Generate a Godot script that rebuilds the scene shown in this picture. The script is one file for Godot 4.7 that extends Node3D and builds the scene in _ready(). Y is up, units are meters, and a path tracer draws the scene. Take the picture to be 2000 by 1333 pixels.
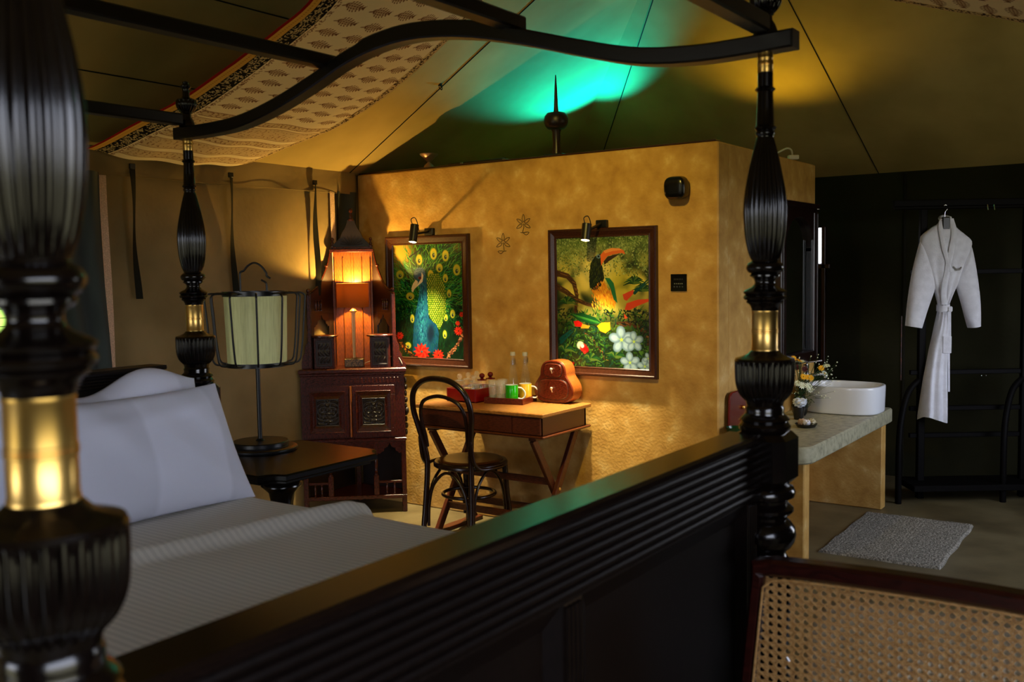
extends Node3D

# ---------------------------------------------------------------- mesh helper
class MB:
	var v := PackedVector3Array()
	var n := PackedVector3Array()
	var t := PackedVector2Array()
	var i := PackedInt32Array()
	var x := Transform3D.IDENTITY

	func vert(p: Vector3, nr: Vector3, uv := Vector2.ZERO) -> int:
		v.append(x * p)
		n.append((x.basis * nr).normalized())
		t.append(uv)
		return v.size() - 1

	func grid(f: Callable, nu: int, nv: int, flip := false, us := 1.0, vs := 1.0) -> MB:
		var P := []
		for a in nu + 1:
			var row := PackedVector3Array()
			for b in nv + 1:
				row.append(f.call(float(a) / nu, float(b) / nv))
			P.append(row)
		var cu: bool = P[0][nv / 2].distance_to(P[nu][nv / 2]) < 1e-5
		var cv: bool = P[nu / 2][0].distance_to(P[nu / 2][nv]) < 1e-5
		var base := v.size()
		for a in nu + 1:
			for b in nv + 1:
				var a0: int = a - 1 if a > 0 else (nu - 1 if cu else 0)
				var a1: int = a + 1 if a < nu else (1 if cu else nu)
				var b0: int = b - 1 if b > 0 else (nv - 1 if cv else 0)
				var b1: int = b + 1 if b < nv else (1 if cv else nv)
				var du: Vector3 = P[a1][b] - P[a0][b]
				var dv: Vector3 = P[a][b1] - P[a][b0]
				if du.length() < 1e-7:
					var nb: int = b + 1 if b == 0 else b - 1
					du = P[a1][nb] - P[a0][nb]
				if dv.length() < 1e-7:
					var na: int = a + 1 if a == 0 else a - 1
					dv = P[na][b1] - P[na][b0]
				var nr := du.cross(dv)
				if nr.length() < 1e-12:
					nr = Vector3.UP
				if flip:
					nr = -nr
				vert(P[a][b], nr.normalized(), Vector2(us * a / nu, vs * b / nv))
		for a in nu:
			for b in nv:
				var p := base + a * (nv + 1) + b
				var q := p + nv + 1
				if flip:
					i.append_array([p, q, q + 1, p, q + 1, p + 1])
				else:
					i.append_array([p, q + 1, q, p, p + 1, q + 1])
		return self

	func face(pts: Array, nr: Vector3, uvs: Array = []) -> void:
		var c: Vector3 = (pts[1] - pts[0]).cross(pts[2] - pts[0])
		var rev := c.dot(nr) < 0
		var base := v.size()
		for k in pts.size():
			vert(pts[k], nr, uvs[k] if uvs.size() else Vector2.ZERO)
		for k in range(1, pts.size() - 1):
			if rev:
				i.append_array([base, base + k, base + k + 1])
			else:
				i.append_array([base, base + k + 1, base + k])

	func flat(pts: Array, inside: Vector3) -> void:
		var c: Vector3 = (pts[1] - pts[0]).cross(pts[2] - pts[0])
		if c.length() < 1e-12 and pts.size() > 3:
			c = (pts[2] - pts[0]).cross(pts[3] - pts[0])
		c = c.normalized()
		var m := Vector3.ZERO
		for p in pts:
			m += p
		m /= pts.size()
		face(pts, c if c.dot(m - inside) > 0 else -c)

	func box(c: Vector3, s: Vector3, b := 0.003) -> MB:
		var hs := s / 2
		b = minf(b, minf(hs.x, minf(hs.y, hs.z)) * 0.9)
		if b <= 0.0:
			for ax in 3:
				for sg in [-1, 1]:
					var q := []
					for k in [[-1, -1], [1, -1], [1, 1], [-1, 1]]:
						var p := Vector3.ZERO
						p[ax] = sg * hs[ax]
						p[(ax + 1) % 3] = k[0] * hs[(ax + 1) % 3]
						p[(ax + 2) % 3] = k[1] * hs[(ax + 2) % 3]
						q.append(c + p)
					flat(q, c)
			return self
		var at := func(sx: int, sy: int, sz: int, ax: int) -> Vector3:
			var p := Vector3(sx * (hs.x - b), sy * (hs.y - b), sz * (hs.z - b))
			p[ax] += [sx, sy, sz][ax] * b
			return c + p
		for ax in 3:
			for sg in [-1, 1]:
				var q := []
				for k in [[-1, -1], [1, -1], [1, 1], [-1, 1]]:
					var s3 := [0, 0, 0]
					s3[ax] = sg
					s3[(ax + 1) % 3] = k[0]
					s3[(ax + 2) % 3] = k[1]
					q.append(at.call(s3[0], s3[1], s3[2], ax))
				flat(q, c)
			var a1 := (ax + 1) % 3
			var a2 := (ax + 2) % 3
			for k in [[-1, -1], [1, -1], [1, 1], [-1, 1]]:
				var q := []
				for e in [[-1, a1], [1, a1], [1, a2], [-1, a2]]:
					var s3 := [0, 0, 0]
					s3[ax] = e[0]
					s3[a1] = k[0]
					s3[a2] = k[1]
					q.append(at.call(s3[0], s3[1], s3[2], e[1]))
				flat(q, c)
		for sx in [-1, 1]:
			for sy in [-1, 1]:
				for sz in [-1, 1]:
					flat([at.call(sx, sy, sz, 0), at.call(sx, sy, sz, 1), at.call(sx, sy, sz, 2)], c)
		return self

	# a box between two points with width w (sideways) and thickness h
	func bar(a: Vector3, b: Vector3, w: float, h: float, up := Vector3.UP, bev := 0.002) -> MB:
		var keep := x
		var d := (b - a).normalized()
		var sd := d.cross(up)
		if sd.length() < 1e-4:
			sd = d.cross(Vector3.RIGHT)
		sd = sd.normalized()
		x = keep * Transform3D(Basis(d, sd.cross(d).normalized(), sd), (a + b) / 2)
		box(Vector3.ZERO, Vector3(a.distance_to(b), h, w), bev)
		x = keep
		return self

	func tube(pts: Array, r, seg := 8, closed := false, caps := true) -> MB:
		var c := pts.size()
		var T := []
		for k in c:
			var p0: Vector3 = pts[(k - 1 + c) % c] if closed else pts[maxi(k - 1, 0)]
			var p1: Vector3 = pts[(k + 1) % c] if closed else pts[mini(k + 1, c - 1)]
			T.append((p1 - p0).normalized())
		var up := Vector3.UP if absf(T[0].y) < 0.9 else Vector3.RIGHT
		var sd: Vector3 = T[0].cross(up).normalized()
		var base := v.size()
		var S := []
		for k in c:
			sd = (sd - T[k] * sd.dot(T[k])).normalized()
			S.append(sd)
		var twist := 0.0
		if closed:
			var e: Vector3 = (S[c - 1] - T[0] * S[c - 1].dot(T[0])).normalized()
			twist = e.signed_angle_to(S[0], T[0])
		var rows := c + 1 if closed else c
		for k0 in rows:
			var k: int = k0 % c
			var s2: Vector3 = S[k] if k0 < c else S[0]
			if closed:
				s2 = s2.rotated(T[k], twist * k0 / c if k0 < c else 0.0)
			var u: Vector3 = s2.cross(T[k])
			var rr: float = r[k] if r is Array or r is PackedFloat32Array else r
			for a in seg + 1:
				var q := TAU * a / seg
				var d := s2 * cos(q) + u * sin(q)
				vert(pts[k] + d * rr, d, Vector2(float(a) / seg, float(k0) / rows))
		for k in rows - 1:
			for a in seg:
				var p := base + k * (seg + 1) + a
				var q := p + seg + 1
				i.append_array([p, q + 1, q, p, p + 1, q + 1])
		if caps and not closed:
			for e in [0, c - 1]:
				var ring := []
				for a in seg:
					ring.append(x.affine_inverse() * v[base + e * (seg + 1) + a])
				face(ring, T[e] * (-1.0 if e == 0 else 1.0))
		return self

	# profile of Vector2(r, y) from bottom to top, turned round y
	func lathe(pr: Array, seg := 32, crease := 0.75) -> MB:
		var m := pr.size() - 1
		var sn := []
		for k in m:
			var d: Vector2 = pr[k + 1] - pr[k]
			sn.append(Vector2(d.y, -d.x).normalized())
		for k in m:
			var n0: Vector2 = sn[k]
			var n1: Vector2 = sn[k]
			if k > 0 and sn[k].dot(sn[k - 1]) > crease:
				n0 = (sn[k] + sn[k - 1]).normalized()
			if k < m - 1 and sn[k].dot(sn[k + 1]) > crease:
				n1 = (sn[k] + sn[k + 1]).normalized()
			var base := v.size()
			for a in seg + 1:
				var q := -TAU * a / seg
				vert(Vector3(pr[k].x * cos(q), pr[k].y, pr[k].x * sin(q)), Vector3(n0.x * cos(q), n0.y, n0.x * sin(q)), Vector2(float(a) / seg, pr[k].y))
				vert(Vector3(pr[k + 1].x * cos(q), pr[k + 1].y, pr[k + 1].x * sin(q)), Vector3(n1.x * cos(q), n1.y, n1.x * sin(q)), Vector2(float(a) / seg, pr[k + 1].y))
			for a in seg:
				var p := base + a * 2
				i.append_array([p, p + 3, p + 2, p, p + 1, p + 3])
		return self

	# fluted turning: nf flutes of depth dp between the profile's ends
	func fluted(pr: Array, nf: int, dp: float, rows := 28) -> MB:
		var L := [0.0]
		for k in pr.size() - 1:
			L.append(L[k] + pr[k].distance_to(pr[k + 1]))
		var tot: float = L[-1]
		var at := func(s: float) -> Vector2:
			var d := s * tot
			for k in pr.size() - 1:
				if d <= L[k + 1] or k == pr.size() - 2:
					var w: float = (d - L[k]) / maxf(L[k + 1] - L[k], 1e-6)
					var p0: Vector2 = pr[maxi(k - 1, 0)]
					var p3: Vector2 = pr[mini(k + 2, pr.size() - 1)]
					return (pr[k] as Vector2).cubic_interpolate(pr[k + 1], p0, p3, w)
			return pr[-1]
		grid(func(u: float, w: float) -> Vector3:
			var p: Vector2 = at.call(w)
			var fl := absf(sin(u * nf * PI))
			var fade := smoothstep(0.0, 0.07, w) * smoothstep(1.0, 0.93, w)
			var r := p.x - dp * p.x * fade * (1.0 - pow(fl, 0.7))
			return Vector3(r * cos(-u * TAU), p.y, r * sin(-u * TAU)), nf * 6, rows)
		return self

	# polygon in xy pushed out along z between z0 and z1, edges bevelled
	func prism(poly: PackedVector2Array, z0: float, z1: float, b := 0.0, smooth := 0.6) -> MB:
		var pg := poly.duplicate()
		if Geometry2D.is_polygon_clockwise(pg):
			pg.reverse()
		var c := pg.size()
		var inn := PackedVector2Array()
		var en := []
		for k in c:
			var d: Vector2 = pg[(k + 1) % c] - pg[k]
			en.append(Vector2(d.y, -d.x).normalized())
		for k in c:
			var m: Vector2 = en[k] + en[(k - 1 + c) % c]
			var l := m.length_squared()
			inn.append(pg[k] - (m * 2.0 / maxf(l, 0.5)) * b)
		var tri := Geometry2D.triangulate_polygon(inn)
		for side in [0, 1]:
			var z := z1 if side else z0
			var base := v.size()
			for k in c:
				vert(Vector3(inn[k].x, inn[k].y, z), Vector3(0, 0, 1 if side else -1), inn[k])
			for k in tri.size() / 3:
				var p: Vector2 = inn[tri[k * 3]]
				var ccw := (inn[tri[k * 3 + 1]] - p).cross(inn[tri[k * 3 + 2]] - p) > 0
				if ccw == (side == 1):
					i.append_array([base + tri[k * 3], base + tri[k * 3 + 2], base + tri[k * 3 + 1]])
				else:
					i.append_array([base + tri[k * 3], base + tri[k * 3 + 1], base + tri[k * 3 + 2]])
		var lev := [[inn, z0, -1.0, pg, z0 + b], [pg, z0 + b, 0.0, pg, z1 - b], [pg, z1 - b, 1.0, inn, z1]]
		for l in lev:
			if absf(l[1] - l[4]) < 1e-7:
				continue
			for k in c:
				var k2 := (k + 1) % c
				var na: Vector2 = en[k]
				var nb: Vector2 = en[k]
				if en[k].dot(en[(k - 1 + c) % c]) > smooth:
					na = (en[k] + en[(k - 1 + c) % c]).normalized()
				if en[k].dot(en[k2]) > smooth:
					nb = (en[k] + en[k2]).normalized()
				var base := v.size()
				var za: Vector3 = Vector3(0, 0, l[2])
				vert(Vector3(l[0][k].x, l[0][k].y, l[1]), (Vector3(na.x, na.y, 0) + za).normalized())
				vert(Vector3(l[0][k2].x, l[0][k2].y, l[1]), (Vector3(nb.x, nb.y, 0) + za).normalized())
				vert(Vector3(l[3][k2].x, l[3][k2].y, l[4]), (Vector3(nb.x, nb.y, 0) + za).normalized())
				vert(Vector3(l[3][k].x, l[3][k].y, l[4]), (Vector3(na.x, na.y, 0) + za).normalized())
				i.append_array([base, base + 2, base + 1, base, base + 3, base + 2])
		return self

	func ball(c: Vector3, r: Vector3, nu := 16, nv := 10) -> MB:
		return grid(func(u: float, w: float) -> Vector3:
			var a := -u * TAU
			var q := (w - 0.5) * PI
			return c + Vector3(r.x * cos(q) * cos(a), r.y * sin(q), r.z * cos(q) * sin(a)), nu, nv)

	func mesh() -> ArrayMesh:
		var ar := []
		ar.resize(Mesh.ARRAY_MAX)
		ar[Mesh.ARRAY_VERTEX] = v
		ar[Mesh.ARRAY_NORMAL] = n
		ar[Mesh.ARRAY_TEX_UV] = t
		ar[Mesh.ARRAY_INDEX] = i
		var m := ArrayMesh.new()
		m.add_surface_from_arrays(Mesh.PRIMITIVE_TRIANGLES, ar)
		return m

# ---------------------------------------------------------------- painter for flat prints
class Paint:
	var w: int
	var h: int
	var d := PackedByteArray()
	var rng := RandomNumberGenerator.new()

	func _init(ww: int, hh: int, c: Color, sd := 1) -> void:
		w = ww
		h = hh
		rng.seed = sd
		d.resize(w * h * 3)
		for k in w * h:
			d[k * 3] = int(c.r * 255)
			d[k * 3 + 1] = int(c.g * 255)
			d[k * 3 + 2] = int(c.b * 255)

	func px(xx: int, yy: int, c: Color, a: float) -> void:
		if xx < 0 or yy < 0 or xx >= w or yy >= h:
			return
		var k := (yy * w + xx) * 3
		d[k] = int(lerpf(d[k], c.r * 255, a))
		d[k + 1] = int(lerpf(d[k + 1], c.g * 255, a))
		d[k + 2] = int(lerpf(d[k + 2], c.b * 255, a))

	# soft ellipse; coordinates 0..1, radii as shares of the width
	func blob(u: float, vv: float, ru: float, rv: float, rot: float, c: Color, a := 1.0, soft := 0.3) -> void:
		var cx := u * w
		var cy := vv * h
		var rx := ru * w
		var ry := rv * w
		var m := ceili(maxf(rx, ry)) + 1
		var ca := cos(rot)
		var sa := sin(rot)
		for yy in range(maxi(0, int(cy) - m), mini(h, int(cy) + m + 1)):
			for xx in range(maxi(0, int(cx) - m), mini(w, int(cx) + m + 1)):
				var dx := xx - cx
				var dy := yy - cy
				var p := Vector2((dx * ca + dy * sa) / rx, (-dx * sa + dy * ca) / ry).length()
				if p < 1.0:
					px(xx, yy, c, a * smoothstep(1.0, 1.0 - soft, p))

	# brush stroke along points, width from w0 to w1 (shares of the width)
	func stroke(pts: Array, w0: float, w1: float, c: Color, a := 1.0) -> void:
		for k in pts.size() - 1:
			var p0 := Vector2(pts[k].x * w, pts[k].y * h)
			var p1 := Vector2(pts[k + 1].x * w, pts[k + 1].y * h)
			var st := maxi(2, int(p0.distance_to(p1) / 0.8))
			for s in st + 1:
				var q := float(s) / st
				var g := (k + q) / (pts.size() - 1)
				var r := maxf(0.5, lerpf(w0, w1, g) * w / 2)
				var p := p0.lerp(p1, q)
				var m := int(r)
				for yy in range(-m, m + 1):
					for xx in range(-m, m + 1):
						if xx * xx + yy * yy <= r * r:
							px(int(p.x) + xx, int(p.y) + yy, c, a)

	func fill(pts: Array, c: Color, a := 1.0) -> void:
		var pg := PackedVector2Array()
		var lo := Vector2(1e9, 1e9)
		var hi := -lo
		for p in pts:
			var q := Vector2(p.x * w, p.y * h)
			pg.append(q)
			lo = lo.min(q)
			hi = hi.max(q)
		for yy in range(maxi(0, int(lo.y)), mini(h, int(hi.y) + 1)):
			for xx in range(maxi(0, int(lo.x)), mini(w, int(hi.x) + 1)):
				if Geometry2D.is_point_in_polygon(Vector2(xx, yy), pg):
					px(xx, yy, c, a)

	func tex() -> ImageTexture:
		return ImageTexture.create_from_image(Image.create_from_data(w, h, false, Image.FORMAT_RGB8, d))

# ---------------------------------------------------------------- scene helpers
var used := {}
var M := {}

func numbered(called: String) -> String:
	var k: int = used.get(called, 0)
	used[called] = k + 1
	return called if k == 0 else "%s_%03d" % [called, k]

func obj(called: String, mb: MB, mat: Material, parent: Node = self) -> MeshInstance3D:
	var o := MeshInstance3D.new()
	o.name = numbered(called) if parent == self else called
	o.mesh = mb.mesh()
	o.material_override = mat
	parent.add_child(o, true)
	return o

func tag(o: Node, label: String, category: String, group := "", kind := "") -> Node:
	if label: o.set_meta("label", label)
	if category: o.set_meta("category", category)
	if group: o.set_meta("group", group)
	if kind: o.set_meta("kind", kind)
	return o

func thing(called: String, at: Vector3, turn: float, label: String, category: String, group := "") -> Node3D:
	var o := Node3D.new()
	o.name = numbered(called)
	add_child(o)
	o.position = at
	o.rotation.y = turn
	tag(o, label, category, group)
	return o

func struct(called: String, mb: MB, mat: Material, label: String, category: String, parent: Node = self) -> MeshInstance3D:
	var o := obj(called, mb, mat, parent)
	if parent == self:
		tag(o, label, category, "", "structure")
	return o

func noise_tex(freq: float, ramp: Array, size := 512, oct := 4, type := FastNoiseLite.TYPE_SIMPLEX_SMOOTH, sd := 3) -> NoiseTexture2D:
	var f := FastNoiseLite.new()
	f.seed = sd
	f.noise_type = type
	f.frequency = freq
	f.fractal_octaves = oct
	var t := NoiseTexture2D.new()
	t.width = size
	t.height = size
	t.seamless = true
	t.noise = f
	if ramp.size():
		var g := Gradient.new()
		var offs := PackedFloat32Array()
		var cols := PackedColorArray()
		for k in ramp.size():
			offs.append(ramp[k][0])
			cols.append(ramp[k][1])
		g.offsets = offs
		g.colors = cols
		t.color_ramp = g
	return t

func mat(c: Color, rough := 0.6, metal := 0.0, spec := 0.5) -> StandardMaterial3D:
	var m := StandardMaterial3D.new()
	m.albedo_color = c
	m.roughness = rough
	m.metallic = metal
	m.metallic_specular = spec
	return m

func tri(m: StandardMaterial3D, t: Texture2D, sc: Vector3, bump: Texture2D = null, hs := 0.05, world := false) -> StandardMaterial3D:
	m.albedo_texture = t
	m.uv1_triplanar = true
	m.uv1_world_triplanar = world
	m.uv1_scale = sc
	if bump:
		m.heightmap_enabled = true
		m.heightmap_texture = bump
		m.heightmap_scale = hs
	return m

func mb() -> MB:
	return MB.new()

func V2(l: Array) -> Array:
	var o := []
	for k in l.size() / 2:
		o.append(Vector2(l[2 * k], l[2 * k + 1]))
	return o

func P2(l: Array) -> PackedVector2Array:
	var o := PackedVector2Array()
	for k in l.size() / 2:
		o.append(Vector2(l[2 * k], l[2 * k + 1]))
	return o

func curve_pts(pts: Array, per := 8, closed := false) -> Array:
	var o := []
	var c := pts.size()
	var last := c if closed else c - 1
	for k in last:
		var a: Vector3 = pts[(k - 1 + c) % c] if closed or k > 0 else pts[0]
		var b: Vector3 = pts[k]
		var d: Vector3 = pts[(k + 1) % c]
		var e: Vector3 = pts[(k + 2) % c] if closed or k + 2 < c else pts[c - 1]
		for s in per:
			o.append(b.cubic_interpolate(d, a, e, float(s) / per))
	if not closed:
		o.append(pts[c - 1])
	return o

func prof(l: Array, q: float) -> float:     # piecewise-linear, smoothed lookup of [x, y, x, y ...]
	var c := l.size() / 2
	if q <= l[0]: return l[1]
	for k in c - 1:
		if q <= l[2 * k + 2]:
			var y0: float = l[2 * maxi(k - 1, 0) + 1]
			var y3: float = l[2 * mini(k + 2, c - 1) + 1]
			return cubic_interpolate(l[2 * k + 1], l[2 * k + 3], y0, y3, (q - l[2 * k]) / (l[2 * k + 2] - l[2 * k]))
	return l[2 * c - 1]

const XW := -4.707      # canvas wall on the left
const XR := 0.747       # canvas wall on the right
const ZB := -7.4        # canvas wall at the back
const ZF := 3.0         # canvas wall behind the camera
const EAVE := 2.22
const APEX := Vector3(-1.98, 3.6, -4.5)
const WZ := -4.878      # face of the yellow wall
const WX := -2.0776     # its corner and side face
const DAY := 8.0

func _ready() -> void:
	# ---- camera
	var cam := Camera3D.new()
	cam.name = "camera"
	add_child(cam)
	cam.position = Vector3(0, 1.55, 0)
	cam.rotation = Vector3(-0.0714, 0.6123, -0.0165)
	cam.fov = 38.66
	cam.near = 0.05
	cam.far = 100.0
	var at := CameraAttributesPhysical.new()
	at.frustum_focal_length = 34.21
	at.frustum_focus_distance = 5.7
	at.exposure_aperture = 6.3
	cam.attributes = at
	cam.current = true
	# ---- sky and exposure
	var env := Environment.new()
	var sm := ProceduralSkyMaterial.new()
	sm.sky_top_color = Color(0.86, 0.9, 1.0)
	sm.sky_horizon_color = Color(0.95, 0.96, 1.0)
	sm.ground_horizon_color = Color(0.66, 0.64, 0.54)
	sm.ground_bottom_color = Color(0.46, 0.45, 0.36)
	sm.sun_angle_max = 1.0
	var sky := Sky.new()
	sky.sky_material = sm
	env.background_mode = Environment.BG_SKY
	env.sky = sky
	env.background_energy_multiplier = DAY
	env.tonemap_mode = Environment.TONE_MAPPER_LINEAR
	env.tonemap_exposure = 1.0
	env.sdfgi_enabled = true
	env.ssao_enabled = true
	env.ssil_enabled = true
	var we := WorldEnvironment.new()
	we.name = "world"
	we.environment = env
	add_child(we)
	materials()
	shell()
	partition()
	canopy_cloth()
	bed()
	bedding()
	bedside()
	cabinet()
	desk_set()
	desk_things()
	pictures()
	wall_things()
	roof_things()
	vanity()
	robe_corner()
	cane_chair()
	ceiling_spot()

func omni(p: Vector3, c: Color, e: float, size: float, parent: Node = self, called := "bulb_light") -> void:
	var l := OmniLight3D.new()
	l.name = numbered(called)
	l.light_color = c
	l.light_energy = e
	l.light_size = size
	l.omni_range = 14.0
	l.omni_attenuation = 2.0
	l.shadow_enabled = true
	parent.add_child(l, true)
	l.position = p

func spot(p: Vector3, to: Vector3, c: Color, e: float, deg: float, blend: float, size: float, parent: Node = self, called := "spot_light") -> void:
	var l := SpotLight3D.new()
	l.name = numbered(called)
	l.light_color = c
	l.light_energy = e
	l.light_size = size
	l.spot_range = 14.0
	l.spot_attenuation = 2.0
	l.spot_angle = deg
	l.spot_angle_attenuation = blend
	l.shadow_enabled = true
	parent.add_child(l, true)
	l.position = p
	var d := (to - p).normalized()
	l.basis = Basis.looking_at(d, Vector3.UP if absf(d.y) < 0.95 else Vector3.FORWARD)

func materials() -> void:
	var grain := noise_tex(0.02, [[0.0, Color(0.42, 0.40, 0.38)], [0.45, Color(0.75, 0.73, 0.7)], [1.0, Color(1, 1, 1)]], 512, 5)
	var fine := noise_tex(0.09, [], 512, 4)
	var soft := noise_tex(0.012, [], 512, 3)
	M.fine = fine
	M.soft = soft
	M.ebony = tri(mat(Color(0.07, 0.045, 0.038), 0.34), grain, Vector3(3, 22, 22))
	M.ebony_y = tri(mat(Color(0.07, 0.045, 0.038), 0.18), grain, Vector3(22, 3, 22))
	M.ebony_gloss = tri(mat(Color(0.095, 0.062, 0.052), 0.17), grain, Vector3(3, 22, 22))
	M.ebony_panel = tri(mat(Color(0.07, 0.042, 0.034), 0.45, 0.0, 0.25), grain, Vector3(22, 3, 22))
	M.mahog_x = tri(mat(Color(0.36, 0.15, 0.075), 0.32), grain, Vector3(3, 24, 24))
	M.mahog_y = tri(mat(Color(0.36, 0.15, 0.075), 0.32), grain, Vector3(24, 3, 24))
	M.cab_x = tri(mat(Color(0.32, 0.11, 0.05), 0.27), grain, Vector3(3, 24, 24))
	M.cab_y = tri(mat(Color(0.32, 0.11, 0.05), 0.27), grain, Vector3(24, 3, 24))
	M.cab_dark = tri(mat(Color(0.12, 0.05, 0.03), 0.45), grain, Vector3(24, 3, 24))
	M.cab_red = tri(mat(Color(0.6, 0.32, 0.08), 0.35), grain, Vector3(26, 2.5, 26))
	M.desk_x = tri(mat(Color(0.42, 0.2, 0.1), 0.32), grain, Vector3(3, 24, 24))
	M.desk_top = tri(mat(Color(0.8, 0.55, 0.29), 0.28), grain, Vector3(2.5, 20, 14))
	M.desk_y = tri(mat(Color(0.42, 0.19, 0.1), 0.36), grain, Vector3(24, 3, 24))
	M.bent = tri(mat(Color(0.17, 0.085, 0.05), 0.24), grain, Vector3(20, 5, 20))
	M.seat = tri(mat(Color(0.34, 0.19, 0.09), 0.3), grain, Vector3(4, 24, 24))
	M.redwood = tri(mat(Color(0.45, 0.17, 0.09), 0.26), grain, Vector3(5, 26, 26))
	M.lightwood = tri(mat(Color(0.72, 0.4, 0.16), 0.3), grain, Vector3(26, 6, 26))
	M.frame = tri(mat(Color(0.29, 0.15, 0.085), 0.3), grain, Vector3(5, 22, 22))
	M.chairwood = tri(mat(Color(0.2, 0.06, 0.035), 0.27), grain, Vector3(3, 22, 22))
	M.brass = mat(Color(0.92, 0.75, 0.42), 0.33, 1.0)
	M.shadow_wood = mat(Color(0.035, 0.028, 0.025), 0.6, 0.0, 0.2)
	M.iron = mat(Color(0.045, 0.043, 0.05), 0.32)
	M.black = mat(Color(0.03, 0.03, 0.032), 0.4)
	M.chrome = mat(Color(0.88, 0.88, 0.9), 0.12, 1.0)
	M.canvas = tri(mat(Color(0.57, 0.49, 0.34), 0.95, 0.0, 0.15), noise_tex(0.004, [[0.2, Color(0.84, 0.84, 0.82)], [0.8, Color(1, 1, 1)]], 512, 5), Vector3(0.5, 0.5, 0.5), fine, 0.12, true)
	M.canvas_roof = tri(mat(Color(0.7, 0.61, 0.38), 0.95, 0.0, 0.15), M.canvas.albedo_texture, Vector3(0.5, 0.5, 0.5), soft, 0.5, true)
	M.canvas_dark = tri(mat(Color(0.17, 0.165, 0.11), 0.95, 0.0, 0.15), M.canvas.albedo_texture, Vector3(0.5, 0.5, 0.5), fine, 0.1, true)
	M.curtain = mat(Color(0.26, 0.28, 0.27), 0.9, 0.0, 0.2)
	M.strap = mat(Color(0.13, 0.125, 0.10), 0.9, 0.0, 0.2)
	M.tape = tri(mat(Color(0.92, 0.78, 0.66), 0.9, 0.0, 0.2), fine, Vector3(6, 6, 6))
	M.tape.albedo_texture = noise_tex(0.05, [[0.0, Color(0.8, 0.8, 0.8)], [1.0, Color(1, 1, 1)]], 256, 3)
	var pl := noise_tex(0.006, [[0.0, Color(0.72, 0.54, 0.27)], [0.38, Color(0.8, 0.625, 0.33)], [0.6, Color(0.83, 0.655, 0.36)], [0.8, Color(0.87, 0.71, 0.43)], [1.0, Color(0.94, 0.83, 0.6)]], 1024, 6, FastNoiseLite.TYPE_SIMPLEX_SMOOTH, 8)
	M.plaster = tri(mat(Color(0.93, 0.92, 0.9), 0.62, 0.0, 0.4), pl, Vector3(1.0, 1.0, 1.0), fine, 0.12, true)
	M.cement = tri(mat(Color(0.47, 0.42, 0.3), 0.42, 0.0, 0.45), noise_tex(0.008, [[0.0, Color(0.68, 0.66, 0.62)], [0.6, Color(0.88, 0.87, 0.84)], [1.0, Color(1, 1, 1)]], 512, 6, FastNoiseLite.TYPE_SIMPLEX_SMOOTH, 4), Vector3(0.6, 0.6, 0.6), fine, 0.03, true)
	M.counter = tri(mat(Color(0.74, 0.72, 0.6), 0.38, 0.0, 0.5), noise_tex(0.03, [[0.0, Color(0.6, 0.6, 0.58)], [0.4, Color(0.86, 0.86, 0.84)], [1.0, Color(1, 1, 1)]], 512, 6, FastNoiseLite.TYPE_SIMPLEX_SMOOTH, 14), Vector3(1.2, 1.2, 1.2), fine, 0.05, true)
	M.linen = mat(Color(0.84, 0.85, 0.88), 0.85, 0.0, 0.2)
	var st := Image.create(64, 8, false, Image.FORMAT_RGB8)
	for a in 64:
		var q := 0.94 if (a / 16) % 2 == 0 else 1.0
		for b in 8:
			st.set_pixel(a, b, Color(q, q, q))
	M.stripes = ImageTexture.create_from_image(st)
	M.sheet = mat(Color(0.85, 0.83, 0.78), 0.75, 0.0, 0.25)
	M.sheet.albedo_texture = M.stripes
	M.sheet.uv1_scale = Vector3(1, 30, 1)
	M.white = mat(Color(0.86, 0.87, 0.88), 0.12)
	M.robe = tri(mat(Color(0.9, 0.9, 0.92), 0.95, 0.0, 0.15), noise_tex(0.03, [[0.0, Color(0.9, 0.9, 0.9)], [1.0, Color(1, 1, 1)]], 256, 3), Vector3(2, 2, 2), fine, 0.12)
	var g := mat(Color(0.96, 1.0, 0.98, 0.05), 0.04)
	g.transparency = BaseMaterial3D.TRANSPARENCY_ALPHA
	M.glass = g
	M.jar_glass = g.duplicate()
	M.jar_glass.albedo_color = Color(0.98, 1.0, 0.96, 0.1)
	M.jar_glass.roughness = 0.02

func plane_slab(m: MB, pts: Array, up: Vector3, th: float) -> void:
	var nr: Vector3 = (pts[1] - pts[0]).cross(pts[2] - pts[0]).normalized()
	if nr.dot(up) < 0:
		nr = -nr
	var o := []
	for p in pts:
		o.append(p + nr * th)
	m.face(pts, -nr)
	m.face(o, nr)
	var c := Vector3.ZERO
	for p in pts:
		c += p
	c = c / pts.size() + nr * th / 2
	for k in pts.size():
		var k2 := (k + 1) % pts.size()
		m.flat([pts[k], pts[k2], o[k2], o[k]], c)

# a wall of thickness th filling a rectangle in (u, y) except for openings [u0, u1, y0, y1]
func holed(m: MB, along: String, at: float, th: float, u0: float, u1: float, y0: float, y1: float, holes: Array) -> void:
	var us := [u0, u1]
	for hh in holes:
		us.append_array([hh[0], hh[1]])
	us.sort()
	for k in us.size() - 1:
		var a: float = us[k]
		var b: float = us[k + 1]
		if b - a < 1e-4:
			continue
		var spans := [[y0, y1]]
		for hh in holes:
			if hh[0] <= a + 1e-4 and hh[1] >= b - 1e-4:
				spans = [[y0, hh[2]], [hh[3], y1]]
		for s in spans:
			if s[1] - s[0] < 1e-4:
				continue
			var c := Vector3((a + b) / 2, (s[0] + s[1]) / 2, at + th / 2) if along == "x" else Vector3(at + th / 2, (s[0] + s[1]) / 2, (a + b) / 2)
			m.box(c, Vector3(b - a, s[1] - s[0], absf(th)) if along == "x" else Vector3(absf(th), s[1] - s[0], b - a), 0.0)

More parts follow.
